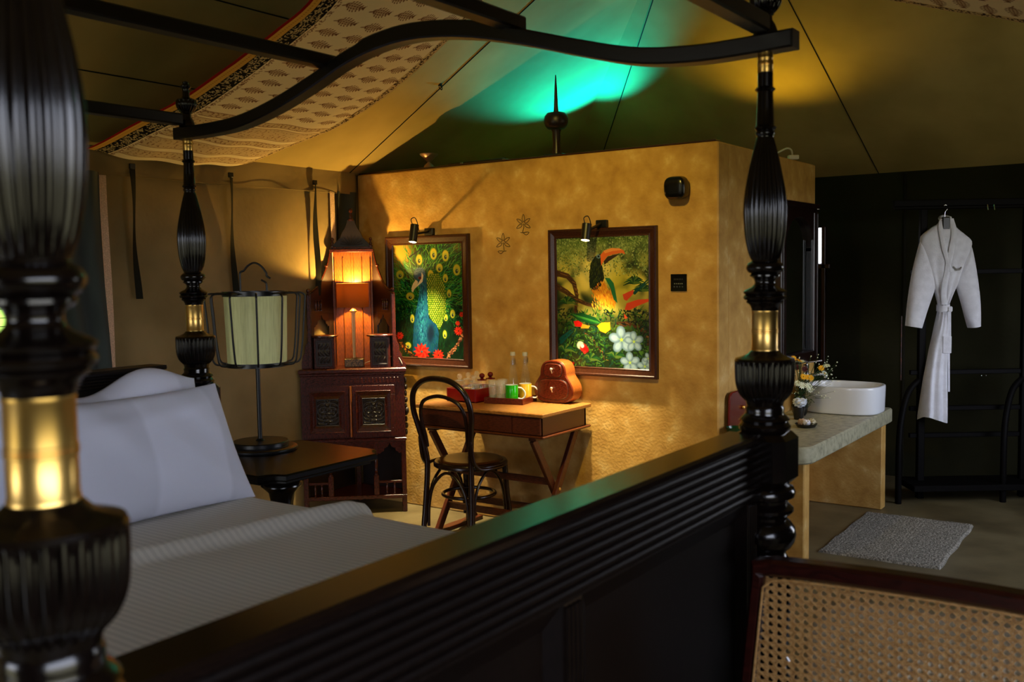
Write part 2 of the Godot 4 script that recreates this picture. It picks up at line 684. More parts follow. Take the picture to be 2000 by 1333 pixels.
func shell() -> void:
	var m := mb().box(Vector3(-2, -0.06, -2.2), Vector3(7, 0.12, 11.4), 0.0)
	struct("floor", m, M.cement, "polished cement floor of the tent room", "floor")
	# left canvas wall
	m = mb()
	m.box(Vector3(XW - 0.03, EAVE / 2, (ZB + ZF) / 2), Vector3(0.06, EAVE, ZF - ZB), 0.0)
	m.grid(func(u: float, w: float) -> Vector3:
		var z := lerpf(-4.62, -2.99, u)
		var y := lerpf(0.02, 2.19, w)
		var b := 0.018 * sin(w * PI) * sin(u * PI) + 0.004 * sin(u * 17.0 + w * 3.0) * sin(w * 9.0) + 0.003 * sin(w * 21.0 + u * 6.0) * w
		return Vector3(XW + 0.006 + b, y, z), 36, 44, true)
	var wl := struct("wall_left", m, M.canvas, "olive brown canvas wall of the tent behind the bed", "wall")
	# valance under the eave with a wavy hem
	m = mb().grid(func(u: float, w: float) -> Vector3:
		var z := lerpf(-4.84, -2.0, u)
		var y := lerpf(2.085 + 0.01 * sin(u * 14.0), EAVE + 0.02, w)
		return Vector3(XW + 0.03 + 0.006 * sin(u * 40.0) * (1.0 - w) + 0.004 * sin(u * 13.0 + w * 4.0), y, z), 60, 8, true)
	obj("valance", m, M.canvas, wl)
	m = mb().bar(Vector3(XW + 0.036, 2.088, -4.84), Vector3(XW + 0.036, 2.088, -2.0), 0.003, 0.004)
	obj("hem", m, M.canvas, wl)
	for s in [[-3.136, 0.7, 0.0], [-3.785, 0.75, 0.6], [-4.454, 0.72, 1.9]]:
		var z0: float = s[0]
		var pts := []
		for k in 25:
			var w := k / 24.0
			pts.append(Vector3(XW + 0.045 + 0.008 * sin(w * 7.0 + s[2]), lerpf(2.135, 2.135 - s[1], w), z0 + 0.008 * sin(w * 5.0 + s[2]) * w))
		var sp := mb()
		for sgn in [0.0, 0.004]:
			sp.grid(func(u: float, w: float) -> Vector3:
				var k := w * 24.0
				var p: Vector3 = pts[mini(int(k), 24)]
				var tw: float = sin(w * 4.0 + s[2]) * 0.7
				return p + Vector3(sin(tw), 0, cos(tw)) * (u - 0.5) * 0.034 + Vector3(sgn, 0, 0), 2, 24)
		obj("tie_strap", sp, M.strap, wl)
		sp = mb().box(Vector3(XW + 0.048, 2.143, z0), Vector3(0.014, 0.03, 0.034), 0.003)
		obj("strap_buckle", sp, M.iron, wl)
	for z in [-2.975, -4.628]:
		m = mb().grid(func(u: float, w: float) -> Vector3:
			return Vector3(XW + 0.03 + 0.003 * sin(w * 11.0), lerpf(0.3, 2.12, w), z + (u - 0.5) * 0.042 + 0.004 * sin(w * 9.0)), 2, 30, true)
		obj("edge_tape", m, M.tape, wl)
	# gathered dark curtains over the window gaps
	for c in [[-2.95, -2.0, 0.0], [-4.85, -4.66, 2.0]]:
		m = mb()
		for s in [0.0, -0.008]:
			m.grid(func(u: float, w: float) -> Vector3:
				var pin := 1.0 - 0.25 * exp(-pow((w - 0.42) * 5.0, 2.0))
				var z := lerpf(c[0], c[1] * pin + c[0] * (1.0 - pin), u)
				return Vector3(XW + (0.055 if c[2] == 0.0 else 0.03) + s + (0.022 if c[2] == 0.0 else 0.01) * sin(u * 38.0 * absf(c[1] - c[0]) + sin(w * 5.0 + c[2])) + 0.01 * sin(w * 6.0 + u * 8.0), lerpf(0.25 if c[2] == 0.0 else 1.05, 2.1, w), z), 70, 24, true)
		tag(obj("curtain", m, M.curtain), "dark grey gathered curtain left of the pale tape, behind the near bed post" if c[2] == 0.0 else "narrow dark curtain in the canvas corner beside the tall carved cabinet's crest", "curtain", "dark curtains on the canvas wall")
	# back wall with a slim window behind the plaster block
	m = mb()
	holed(m, "x", ZB, -0.06, XW, XR, 0, EAVE, [[-2.75, -2.314, 1.572, 1.843]])
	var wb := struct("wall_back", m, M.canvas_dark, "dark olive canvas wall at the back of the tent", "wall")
	m = mb()
	for zz in [-7.0]:
		m.bar(Vector3(-1.72, 0, ZB + 0.008), Vector3(-1.72, 2.2, ZB + 0.008), 0.012, 0.016)
		m.bar(Vector3(-0.9, 0, ZB + 0.008), Vector3(-0.9, 2.2, ZB + 0.008), 0.012, 0.016)
	obj("seam", m, M.strap, wb)
	m = mb()
	m.box(Vector3(-2.297, 1.1, ZB + 0.02), Vector3(0.03, 1.5, 0.04), 0.004)
	m.box(Vector3(-2.5, 1.55, ZB + 0.02), Vector3(0.5, 0.035, 0.04), 0.004)
	obj("window_frame", m, M.frame, wb)
	# right and front walls, open where daylight enters
	m = mb()
	holed(m, "z", XR, 0.06, ZB, ZF, 0, EAVE, [[-6.3, -4.6, 0.85, 2.08], [-0.9, 1.0, 0.9, 2.08]])
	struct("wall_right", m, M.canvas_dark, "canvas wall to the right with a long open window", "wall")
	m = mb()
	holed(m, "x", ZF, 0.06, XW, XR, 0, EAVE, [[-3.7, -1.7, 0.0, 2.1]])
	plane_slab(m, [Vector3(XW, EAVE, ZF), Vector3(XR, EAVE, ZF), Vector3(APEX.x, APEX.y, ZF)], Vector3(0, 0, 1), 0.06)
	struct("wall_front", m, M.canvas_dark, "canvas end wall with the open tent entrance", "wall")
	# tent roof
	var A := APEX
	var F := Vector3(A.x, A.y, ZF)
	var slopes := [
		["left", [Vector3(XW, EAVE, ZB), A, F, Vector3(XW, EAVE, ZF)]],
		["right", [Vector3(XR, EAVE, ZB), A, F, Vector3(XR, EAVE, ZF)]],
		["back", [Vector3(XW, EAVE, ZB), Vector3(XR, EAVE, ZB), A]]]
	var seams := {
		"left": [[Vector3(XW, EAVE, -4.8), A], [Vector3(-4.16, 2.497, -3.5), Vector3(-4.16, 2.497, 2.0)], [Vector3(-3.6, 2.78, -3.5), Vector3(-3.6, 2.78, 2.0)]],
		"right": [[Vector3(XR, EAVE, -4.8), A]],
		"back": [[Vector3(-4.345, EAVE, ZB), A], [Vector3(-1.909, EAVE, ZB), A]]}
	for s in slopes:
		m = mb()
		plane_slab(m, s[1], Vector3.UP, 0.03)
		var o := struct("ceiling", m, M.canvas_roof, "olive canvas %s slope of the tent roof" % s[0], "ceiling")
		for q in seams[s[0]]:
			m = mb().tube([q[0] + Vector3(0, -0.003, 0), q[1] + Vector3(0, -0.003, 0)], 0.0032, 5)
			obj("seam", m, M.strap, o)
	# a toggle hanging from the seam
	m = mb().tube(curve_pts([Vector3(-3.779, 2.69, -4.669), Vector3(-3.785, 2.672, -4.665), Vector3(-3.772, 2.655, -4.672), Vector3(-3.768, 2.672, -4.672), Vector3(-3.777, 2.69, -4.668)], 5), 0.003, 6)
	m.box(Vector3(-3.779, 2.685, -4.668), Vector3(0.02, 0.022, 0.02), 0.003)
	tag(obj("seam_toggle", m, M.black), "small black toggle loop hanging from the roof seam left of the green glow", "toggle")
	# the round lantern by the curtain
	var g := thing("globe_lantern", Vector3(-4.52, 1.292, -2.318), 0, "round glowing pale green lantern with black wires at the left edge", "lantern")
	var lg := mat(Color(0.85, 0.95, 0.6), 0.5)
	lg.emission_enabled = true
	lg.emission = Color(0.72, 0.9, 0.4)
	lg.emission_energy_multiplier = 2.0
	obj("globe", mb().ball(Vector3(0, 0.085, 0), Vector3(0.083, 0.085, 0.083), 20, 14), lg, g)
	m = mb()
	for k in 6:
		var ring := []
		for a in 24:
			ring.append(Basis(Vector3.UP, PI * k / 6.0) * Vector3(0.085 * sin(TAU * a / 24), 0.085 + 0.087 * cos(TAU * a / 24), 0))
		m.tube(ring, 0.0016, 5, true)
	for yy in [0.045, 0.085, 0.125]:
		var ring := []
		var rr: float = sqrt(maxf(0.0, 0.086 * 0.086 - pow(yy - 0.085, 2.0)))
		for a in 24:
			ring.append(Vector3(rr * sin(TAU * a / 24), yy, rr * cos(TAU * a / 24)))
		m.tube(ring, 0.0016, 5, true)
	obj("wire", m, M.iron, g)
	m = mb().tube([Vector3(0, 0.17, 0), Vector3(0, 0.99, 0)], 0.003, 6)
	obj("cord", m, M.iron, g)

func partition() -> void:
	var m := mb()
	m.box(Vector3((XW + 0.012 + WX) / 2, EAVE / 2, WZ - 0.07), Vector3(WX - XW - 0.012, EAVE, 0.14), 0.008)
	m.box(Vector3(WX - 0.065, EAVE / 2, (WZ - 0.14 - 6.48) / 2), Vector3(0.13, EAVE, 6.48 + WZ - 0.13), 0.008)
	m.box(Vector3((XW + 0.012 + WX - 0.13) / 2, EAVE / 2, -6.41), Vector3(WX - 0.13 - XW - 0.012, EAVE, 0.14), 0.008)
	m.box(Vector3((XW + 0.012 + WX - 0.13) / 2, 2.1, (WZ - 0.14 - 6.34) / 2), Vector3(WX - 0.13 - XW - 0.012, 0.08, 6.34 + WZ - 0.14), 0.0)
	struct("wall_partition", m, M.plaster, "mottled ochre plaster block wall with the two bird paintings", "wall")
	m = mb().box(Vector3((XW + WX) / 2, EAVE + 0.006, WZ - 0.045), Vector3(WX - XW - 0.04, 0.012, 0.07), 0.003)
	tag(obj("trim", m, M.frame), "thin dark board along the top edge of the yellow block", "trim", "", "structure")

# ---------------------------------------------------------------- printed cloth under the roof
func cloth_texture() -> ImageTexture:
	var W := 512
	var H := 1400
	var p := Paint.new(W, H, Color(0.93, 0.87, 0.72), 5)
	var brown := Color(0.47, 0.31, 0.21)
	var rr := p.rng
	var motif := func(u: float, v: float, s: float, c: Color) -> void:
		# a pine-shaped block print of small leaves, lying across the cloth and pointing to the near border
		for k in 9:
			var g := k / 8.0
			p.blob(u + (g - 0.45) * s * 1.05, v, s * 0.1, s * (0.1 + 0.2 * sin(PI * (0.1 + 0.86 * pow(g, 0.8)))), 0, Color(0.6, 0.44, 0.31), 0.35, 0.4)
		for k in 7:
			var q := k / 6.0
			var wd := s * 0.29 * sin(PI * (0.1 + 0.86 * pow(q, 0.8)))
			for e in [-1.0, -0.5, 0.0, 0.5, 1.0]:
				p.blob(u + (q - 0.45) * s * 1.05 + 0.006 * absf(e), v + e * wd * W / H, s * 0.085, s * 0.05, e * 0.9, c, 0.85, 0.5)
		p.blob(u - s * 0.62, v - 0.002, s * 0.16, s * 0.05, 0.3, c, 0.8, 0.5)
		p.stroke([Vector2(u + s * 0.55, v), Vector2(u + s * 0.75, v + 0.006)], 0.006, 0.003, c, 0.8)
	# field of motifs in rows
	var row := 0
	var v := 0.315
	while v < 0.99:
		for k in 5:
			var u := 0.235 + k * 0.158 + (0.03 if row % 2 else 0.0)
			if u < 0.93:
				motif.call(u, v, 0.086, brown)
		v += 0.0315
		row += 1
	# cross bands near the end
	for b in [[0.025, 0.065], [0.085, 0.135], [0.15, 0.175], [0.195, 0.255], [0.265, 0.285]]:
		p.fill([Vector2(0.16, b[0]), Vector2(0.95, b[0]), Vector2(0.95, b[1]), Vector2(0.16, b[1])], Color(0.72, 0.6, 0.43), 0.55)
		for e in b:
			p.stroke([Vector2(0.16, e), Vector2(0.95, e)], 0.004, 0.004, brown, 0.5)
		var c := 0.17
		while c < 0.95:
			var mid: float = (b[0] + b[1]) / 2
			var hh: float = (b[1] - b[0]) * 0.5
			for s in 9:
				var a := rr.randf() * TAU
				p.blob(c + 0.018 * cos(a), mid + hh * 0.75 * sin(a), 0.008, 0.0035, a * 2.0, brown, 0.75, 0.5)
			c += 0.03
	# near border: red edge, yellow band, black floral band, brown line of leaves
	for k in 700:
		var y := rr.randf()
		p.blob(0.148 + rr.randf_range(-0.008, 0.012), y, 0.008, 0.004, rr.randf() * 3.0, brown, 0.6, 0.5)
	p.fill([Vector2(0, 0), Vector2(0.016, 0), Vector2(0.016, 1), Vector2(0, 1)], Color(0.55, 0.05, 0.06))
	p.fill([Vector2(0.016, 0), Vector2(0.055, 0), Vector2(0.055, 1), Vector2(0.016, 1)], Color(0.86, 0.66, 0.3))
	for k in 200:
		p.blob(0.035, k / 200.0, 0.006, 0.003, 0.5, Color(0.62, 0.4, 0.15), 0.7, 0.4)
	p.fill([Vector2(0.055, 0), Vector2(0.132, 0), Vector2(0.132, 1), Vector2(0.055, 1)], Color(0.075, 0.07, 0.075))
	for k in 1500:
		var a := rr.randf() * TAU
		p.blob(rr.randf_range(0.06, 0.127), rr.randf(), 0.0095, 0.0035, a, Color(0.78, 0.7, 0.52), 0.95, 0.4)
	# far border: dark leaf print between two light lines
	p.fill([Vector2(0.955, 0), Vector2(1, 0), Vector2(1, 1), Vector2(0.955, 1)], Color(0.82, 0.72, 0.52))
	for k in 900:
		p.blob(rr.randf_range(0.96, 0.99), rr.randf(), 0.007, 0.0035, rr.randf() * 3.0, Color(0.2, 0.13, 0.1), 0.85, 0.4)
	return p.tex()

func canopy_cloth() -> void:
	var m := mat(Color(1, 1, 1), 0.92, 0.0, 0.15)
	m.albedo_texture = cloth_texture()
	m.backlight_enabled = true
	m.backlight = Color(0.25, 0.22, 0.16)
	var near := [-4.62, 2.205, -4.19, 2.291, -3.83, 2.37, -3.465, 2.483, -3.195, 2.575, -2.95, 2.68, -2.5, 2.93, -1.98, 3.28]
	var far := [-4.62, 2.208, -4.27, 2.267, -3.857, 2.343, -3.59, 2.435, -3.37, 2.536, -3.09, 2.69, -2.85, 2.862, -2.4, 3.16, -1.98, 3.4]
	var far_r := [-1.98, 3.4, -1.5, 2.84, -1.2, 2.64, -1.014, 2.556, -0.769, 2.469, -0.516, 2.384, 0.0, 2.27, 0.62, 2.2]
	var near_r := [-1.98, 3.28, -1.5, 2.86, -1.2, 2.68, -1.0, 2.58, -0.75, 2.48, -0.5, 2.4, 0.0, 2.28, 0.62, 2.2]
	var g := mb().grid(func(u: float, w: float) -> Vector3:
		var x := lerpf(-4.62, -1.98, w)
		var y := lerpf(prof(near, x), prof(far, x), u) - 0.035 * sin(u * PI) * (1.0 - w * 0.5) + 0.006 * sin(u * 19.0 + w * 6.0) * (1.0 - w)
		var z := lerpf(-2.845 - 0.01 * sin(w * 5.0), -3.865, u)
		return Vector3(x - 0.02 * sin(u * 9.0) * (1.0 - w) * (1.0 - w), y, z), 40, 60)
	var g2 := mb().grid(func(u: float, w: float) -> Vector3:
		var x := lerpf(-1.98, 0.62, 1.0 - w)
		var y := lerpf(prof(near_r, x), prof(far_r, x), u) + 0.02 * sin(u * PI)
		return Vector3(x, y, lerpf(-2.845, -3.865, u)), 30, 50, true)
	var t := thing("canopy_cloth", Vector3(-1.98, 2.2, -3.35), 0, "long block-printed cream cloth with black and red border hanging under the tent roof", "cloth")
	for o in [obj("cloth_length", g, m, t), obj("cloth_length", g2, m, t)]:
		o.position = -t.position

# ---------------------------------------------------------------- four poster bed
func make_post(t: Node3D, at: Vector3) -> void:
	var p := thing("bed_post", Vector3.ZERO, 0, "", "")
	remove_child(p)
	t.add_child(p, true)
	p.name = "bed_post"
	p.position = at
	var low := V2([0.0, 0.0, 0.05, 0.0, 0.055, 0.02, 0.045, 0.05, 0.05, 0.08, 0.06, 0.1, 0.045, 0.14, 0.05, 0.3, 0.058, 0.45, 0.068, 0.6, 0.072, 0.7, 0.05, 0.72, 0.06, 0.735, 0.05, 0.75, 0.055, 0.77, 0.06, 0.86, 0.068, 0.915, 0.07, 0.928, 0.066, 0.94, 0.054, 0.95, 0.049, 0.957, 0.047, 0.964, 0.05, 0.968, 0.058, 0.974, 0.066, 0.985, 0.07, 1.0, 0.067, 1.015, 0.057, 1.028, 0.05, 1.033, 0.05, 1.039, 0.057, 1.043, 0.064, 1.05, 0.064, 1.056, 0.056, 1.063, 0.051, 1.067, 0.053, 1.074, 0.066, 1.08, 0.068, 1.09, 0.063, 1.1, 0.05, 1.108])
	var slim := Transform3D(Basis.from_scale(Vector3(0.915, 1, 0.915)), Vector3.ZERO)
	var m := mb()
	m.x = slim
	m.lathe(low, 40)
	# square block with canted corners
	var k := 0.058
	var c := 0.02
	var pg := P2([-k, -k + c, -k + c, -k, k - c, -k, k, -k + c, k, k - c, k - c, k, -k + c, k, -k, k - c])
	m.x = Transform3D(Basis(Vector3.RIGHT, -PI / 2), Vector3(0, 0, 0))
	m.prism(pg, 1.107, 1.213, 0.012, 0.9)
	m.x = slim
	m.lathe(V2([0.0, 1.2125, 0.05, 1.2125, 0.056, 1.218, 0.057, 1.226, 0.052, 1.232, 0.05, 1.235, 0.055, 1.239, 0.05, 1.245, 0.043, 1.25, 0.042, 1.255, 0.043, 1.262, 0.04, 1.268, 0.042, 1.275, 0.044, 1.28]), 40)
	m.fluted(V2([0.042, 1.276, 0.05, 1.283, 0.058, 1.293, 0.0635, 1.308, 0.0655, 1.325, 0.066, 1.345, 0.066, 1.36]), 30, 0.1, 20)
	m.lathe(V2([0.066, 1.36, 0.064, 1.3645, 0.05, 1.368, 0.038, 1.373, 0.032, 1.379, 0.029, 1.381, 0.0, 1.381]), 40)
	obj("lower_turning", m, M.ebony_y, p)
	m = mb()
	m.x = slim
	m.lathe(V2([0.0, 1.4605, 0.0285, 1.461, 0.03, 1.466, 0.034, 1.474, 0.04, 1.478, 0.041, 1.481, 0.038, 1.483, 0.045, 1.4845, 0.0475, 1.489, 0.045, 1.493, 0.042, 1.4945, 0.046, 1.497, 0.0475, 1.501, 0.042, 1.505, 0.029, 1.51, 0.023, 1.516, 0.0222, 1.521, 0.0245, 1.527, 0.033, 1.532, 0.033, 1.535, 0.03, 1.537, 0.037, 1.54, 0.041, 1.547, 0.041, 1.552, 0.037, 1.558, 0.03, 1.562, 0.029, 1.566]), 40)
	m.fluted(V2([0.029, 1.564, 0.0365, 1.581, 0.0435, 1.612, 0.0465, 1.645, 0.047, 1.672, 0.0445, 1.7, 0.039, 1.73, 0.031, 1.765, 0.023, 1.795, 0.0185, 1.811]), 24, 0.11, 30)
	m.lathe(V2([0.0185, 1.81, 0.0185, 1.814, 0.021, 1.817, 0.021, 1.821, 0.0185, 1.824, 0.021, 1.826, 0.0245, 1.83, 0.021, 1.834, 0.0195, 1.836, 0.018, 1.87, 0.0165, 1.901, 0.019, 1.903, 0.0225, 1.906, 0.019, 1.91, 0.0165, 1.912, 0.0165, 1.939, 0.0, 1.939]), 32)
	obj("upper_turning", m, M.ebony_y, p)
	m = mb()
	m.x = slim
	m.lathe(V2([0.0, 1.379, 0.0292, 1.379, 0.0292, 1.384, 0.0284, 1.385, 0.0284, 1.416, 0.0294, 1.417, 0.0294, 1.4195, 0.028, 1.4203, 0.0294, 1.421, 0.0294, 1.4235, 0.0284, 1.4245, 0.0284, 1.457, 0.029, 1.458, 0.029, 1.462, 0.0, 1.462]), 40)
	obj("brass_ring", m, M.brass, p)
	m = mb()
	m.x = slim
	m.lathe(V2([0.0, 1.939, 0.0165, 1.939, 0.0165, 1.951, 0.0172, 1.952, 0.0172, 1.954, 0.0163, 1.955, 0.0172, 1.956, 0.0172, 1.958, 0.0163, 1.96, 0.0163, 1.966, 0.017, 1.967, 0.017, 1.969, 0.0163, 1.97, 0.0163, 1.98, 0.0, 1.98]), 32)
	obj("brass_ring", m, M.brass, p)
	m = mb()
	m.x = slim
	m.lathe(V2([0.0, 2.01, 0.027, 2.012, 0.026, 2.02, 0.022, 2.032, 0.015, 2.042, 0.0145, 2.05, 0.018, 2.053, 0.018, 2.056]), 24)
	m.fluted(V2([0.017, 2.055, 0.026, 2.062, 0.033, 2.072, 0.035, 2.082, 0.033, 2.092]), 14, 0.1, 12)
	m.lathe(V2([0.033, 2.092, 0.028, 2.096, 0.014, 2.1, 0.0115, 2.106, 0.011, 2.12, 0.012, 2.126, 0.017, 2.13, 0.018, 2.135, 0.014, 2.139, 0.0095, 2.142, 0.01, 2.148, 0.0, 2.152]), 24)
	obj("finial", m, M.ebony_y, p)

func bed() -> void:
	var o := Vector3(-1.6394, 0, -1.1564)
	var t := thing("four_poster_bed", o, 0, "large dark carved four poster bed with fluted posts, brass collars and open curved tester", "bed")
	var xh := -2.5614 - o.x
	var xf := -0.7174 - o.x
	var z1 := -0.3945 - o.z
	var z2 := -1.921 - o.z
	for q in [[xf, z1], [xf, z2], [xh, z2], [xh, z1]]:
		make_post(t, Vector3(q[0], 0, q[1]))
	# serpentine side rails of the tester
	var cen := [-2.604, 1.993, -2.45, 1.992, -2.3, 2.0, -2.15, 2.03, -2.0, 2.075, -1.85, 2.126, -1.72, 2.15, -1.6, 2.152, -1.45, 2.132, -1.3, 2.095, -1.15, 2.05, -1.0, 2.01, -0.87, 1.995, -0.75, 1.994, -0.655, 1.997]
	for z in [z1, z2]:
		var top := PackedVector2Array()
		var bot := PackedVector2Array()
		for k in 61:
			var x := lerpf(-2.604, -0.655, k / 60.0)
			var y := prof(cen, x)
			var st := 0.006 if x > -1.82 and x < -1.42 else 0.0
			top.append(Vector2(x - o.x, y + 0.018 + st))
			bot.append(Vector2(x - o.x, y - 0.018))
		bot.reverse()
		top.append_array(bot)
		var m := mb()
		m.x = Transform3D(Basis.IDENTITY, Vector3(0, 0, z))
		m.prism(top, -0.024, 0.024, 0.004, 0.8)
		obj("tester_rail", m, M.ebony, t)
	for q in [[xh, 2.0305], [-1.945 - o.x, prof(cen, -1.945) + 0.03], [-1.334 - o.x, prof(cen, -1.334) + 0.03], [xf, 2.0305]]:
		var e := 0.0 if absf(q[0]) > 0.85 else 0.03
		var m := mb()
		if e == 0.0:
			m.box(Vector3(q[0], q[1], (z1 + z2) / 2), Vector3(0.04, 0.034, z1 - z2 - 0.05), 0.004)
		else:
			m.box(Vector3(q[0], q[1], (z1 + z2) / 2), Vector3(0.045, 0.034, z1 - z2 + 2 * e), 0.004)
		obj("tester_slat", m, M.ebony, t)
	# footboard
	var f := Node3D.new()
	f.name = "footboard"
	t.add_child(f, true)
	f.position = Vector3(xf, 0, (z1 + z2) / 2)
	var L := z1 - z2 - 0.1
	var m := mb()
	# cap and reeded rail: profile in (-z.., y) pushed along the board
	m.box(Vector3(-0.02, 1.2075, 0), Vector3(0.078, 0.018, L), 0.005)
	obj("cap_rail", m, M.ebony_gloss, f)
	var reed := PackedVector2Array()
	for k in 7:
		for s in 7:
			var a := PI * s / 7.0
			reed.append(Vector2(0.006 + 0.0075 * sin(a), 1.1985 - 0.0155 * k - 0.0155 * (1 - cos(a)) / 2))
	reed.append(Vector2(0.004, 1.09))
	reed.append(Vector2(0.004, 1.082))
	reed.append(Vector2(-0.05, 1.082))
	reed.append(Vector2(-0.05, 1.1985))
	m = mb()
	m.prism(reed, -L / 2, L / 2, 0.0, 0.8)
	obj("reeded_rail", m, M.ebony_panel, f)
	m = mb()
	m.box(Vector3(-0.022, 0.8, 0), Vector3(0.02, 0.6, L), 0.0)
	obj("panel", m, M.ebony_panel, f)
	# bevelled frames round the two panels
	for s in [-1, 1]:
		m = mb()
		var z0: float = 0.028 if s > 0 else -L / 2 + 0.05
		var z3: float = L / 2 - 0.05 if s > 0 else -0.028
		var a := [Vector3(0.002, 1.082, z0), Vector3(0.002, 1.082, z3), Vector3(0.002, 0.56, z3), Vector3(0.002, 0.56, z0)]
		var b := [Vector3(-0.012, 1.05, z0 + 0.03), Vector3(-0.012, 1.05, z3 - 0.03), Vector3(-0.012, 0.59, z3 - 0.03), Vector3(-0.012, 0.59, z0 + 0.03)]
		for k in 4:
			m.flat([a[k], a[(k + 1) % 4], b[(k + 1) % 4], b[k]], Vector3(-0.5, 0.8, (z0 + z3) / 2))
		obj("panel_moulding", m, M.ebony_panel, f)
	for q in [[-L / 2 + 0.025, 0.05], [0.0, 0.056], [L / 2 - 0.025, 0.05]]:
		m = mb()
		m.box(Vector3(-0.014, 0.8, q[0]), Vector3(0.034, 0.57, q[1]), 0.003)
		for k in 4:
			m.tube([Vector3(0.0025, 0.53, q[0] + (k - 1.5) * 0.0115), Vector3(0.0025, 1.075, q[0] + (k - 1.5) * 0.0115)], 0.005, 8)
		obj("stile", m, M.ebony_y, f)
	m = mb().box(Vector3(-0.014, 0.48, 0), Vector3(0.05, 0.16, L), 0.004)
	obj("bottom_rail", m, M.ebony, f)
	# headboard
	var h := Node3D.new()
	h.name = "headboard"
	t.add_child(h, true)
	h.position = Vector3(xh, 0, (z1 + z2) / 2)
	m = mb()
	m.x = Transform3D(Basis(Vector3(0, 0, -1), Vector3(0, 1, 0), Vector3(1, 0, 0)), Vector3.ZERO)
	var hp := P2([-0.71, 0.5, 0.71, 0.5, 0.71, 1.185, 0.68, 1.19, 0.655, 1.2, 0.64, 1.212, 0.632, 1.23, 0.615, 1.24, -0.615, 1.24, -0.632, 1.23, -0.64, 1.212, -0.655, 1.2, -0.68, 1.19, -0.71, 1.185])
	m.prism(hp, -0.02, 0.02, 0.003, 0.7)
	obj("board", m, M.ebony, h)
	m = mb()
	var cp := P2([-0.025, 1.235])
	cp.append(Vector2(0.025, 1.235))
	for k in 4:
		for s in 5:
			var a := PI * (s + 0.5) / 5.0
			cp.append(Vector2(0.026 + k * 0.002 + 0.005 * sin(a), 1.236 + 0.0095 * k + 0.0095 * (1 - cos(a)) / 2))
	cp.append_array(P2([0.045, 1.275, 0.048, 1.281, 0.045, 1.288, -0.03, 1.288, -0.03, 1.24]))
	m.prism(cp, -0.622, 0.622, 0.0, 0.8)
	obj("moulded_cap", m, M.ebony, h)
	for z in [z1, z2]:
		m = mb().box(Vector3((xh + xf) / 2, 0.48, z), Vector3(xf - xh - 0.12, 0.15, 0.036), 0.005)
		obj("side_rail", m, M.ebony, t)
	m = mb().box(Vector3((xh + xf) / 2, 0.55, (z1 + z2) / 2), Vector3(xf - xh - 0.1, 0.04, z1 - z2 - 0.12), 0.004)
	obj("base_board", m, M.ebony, t)

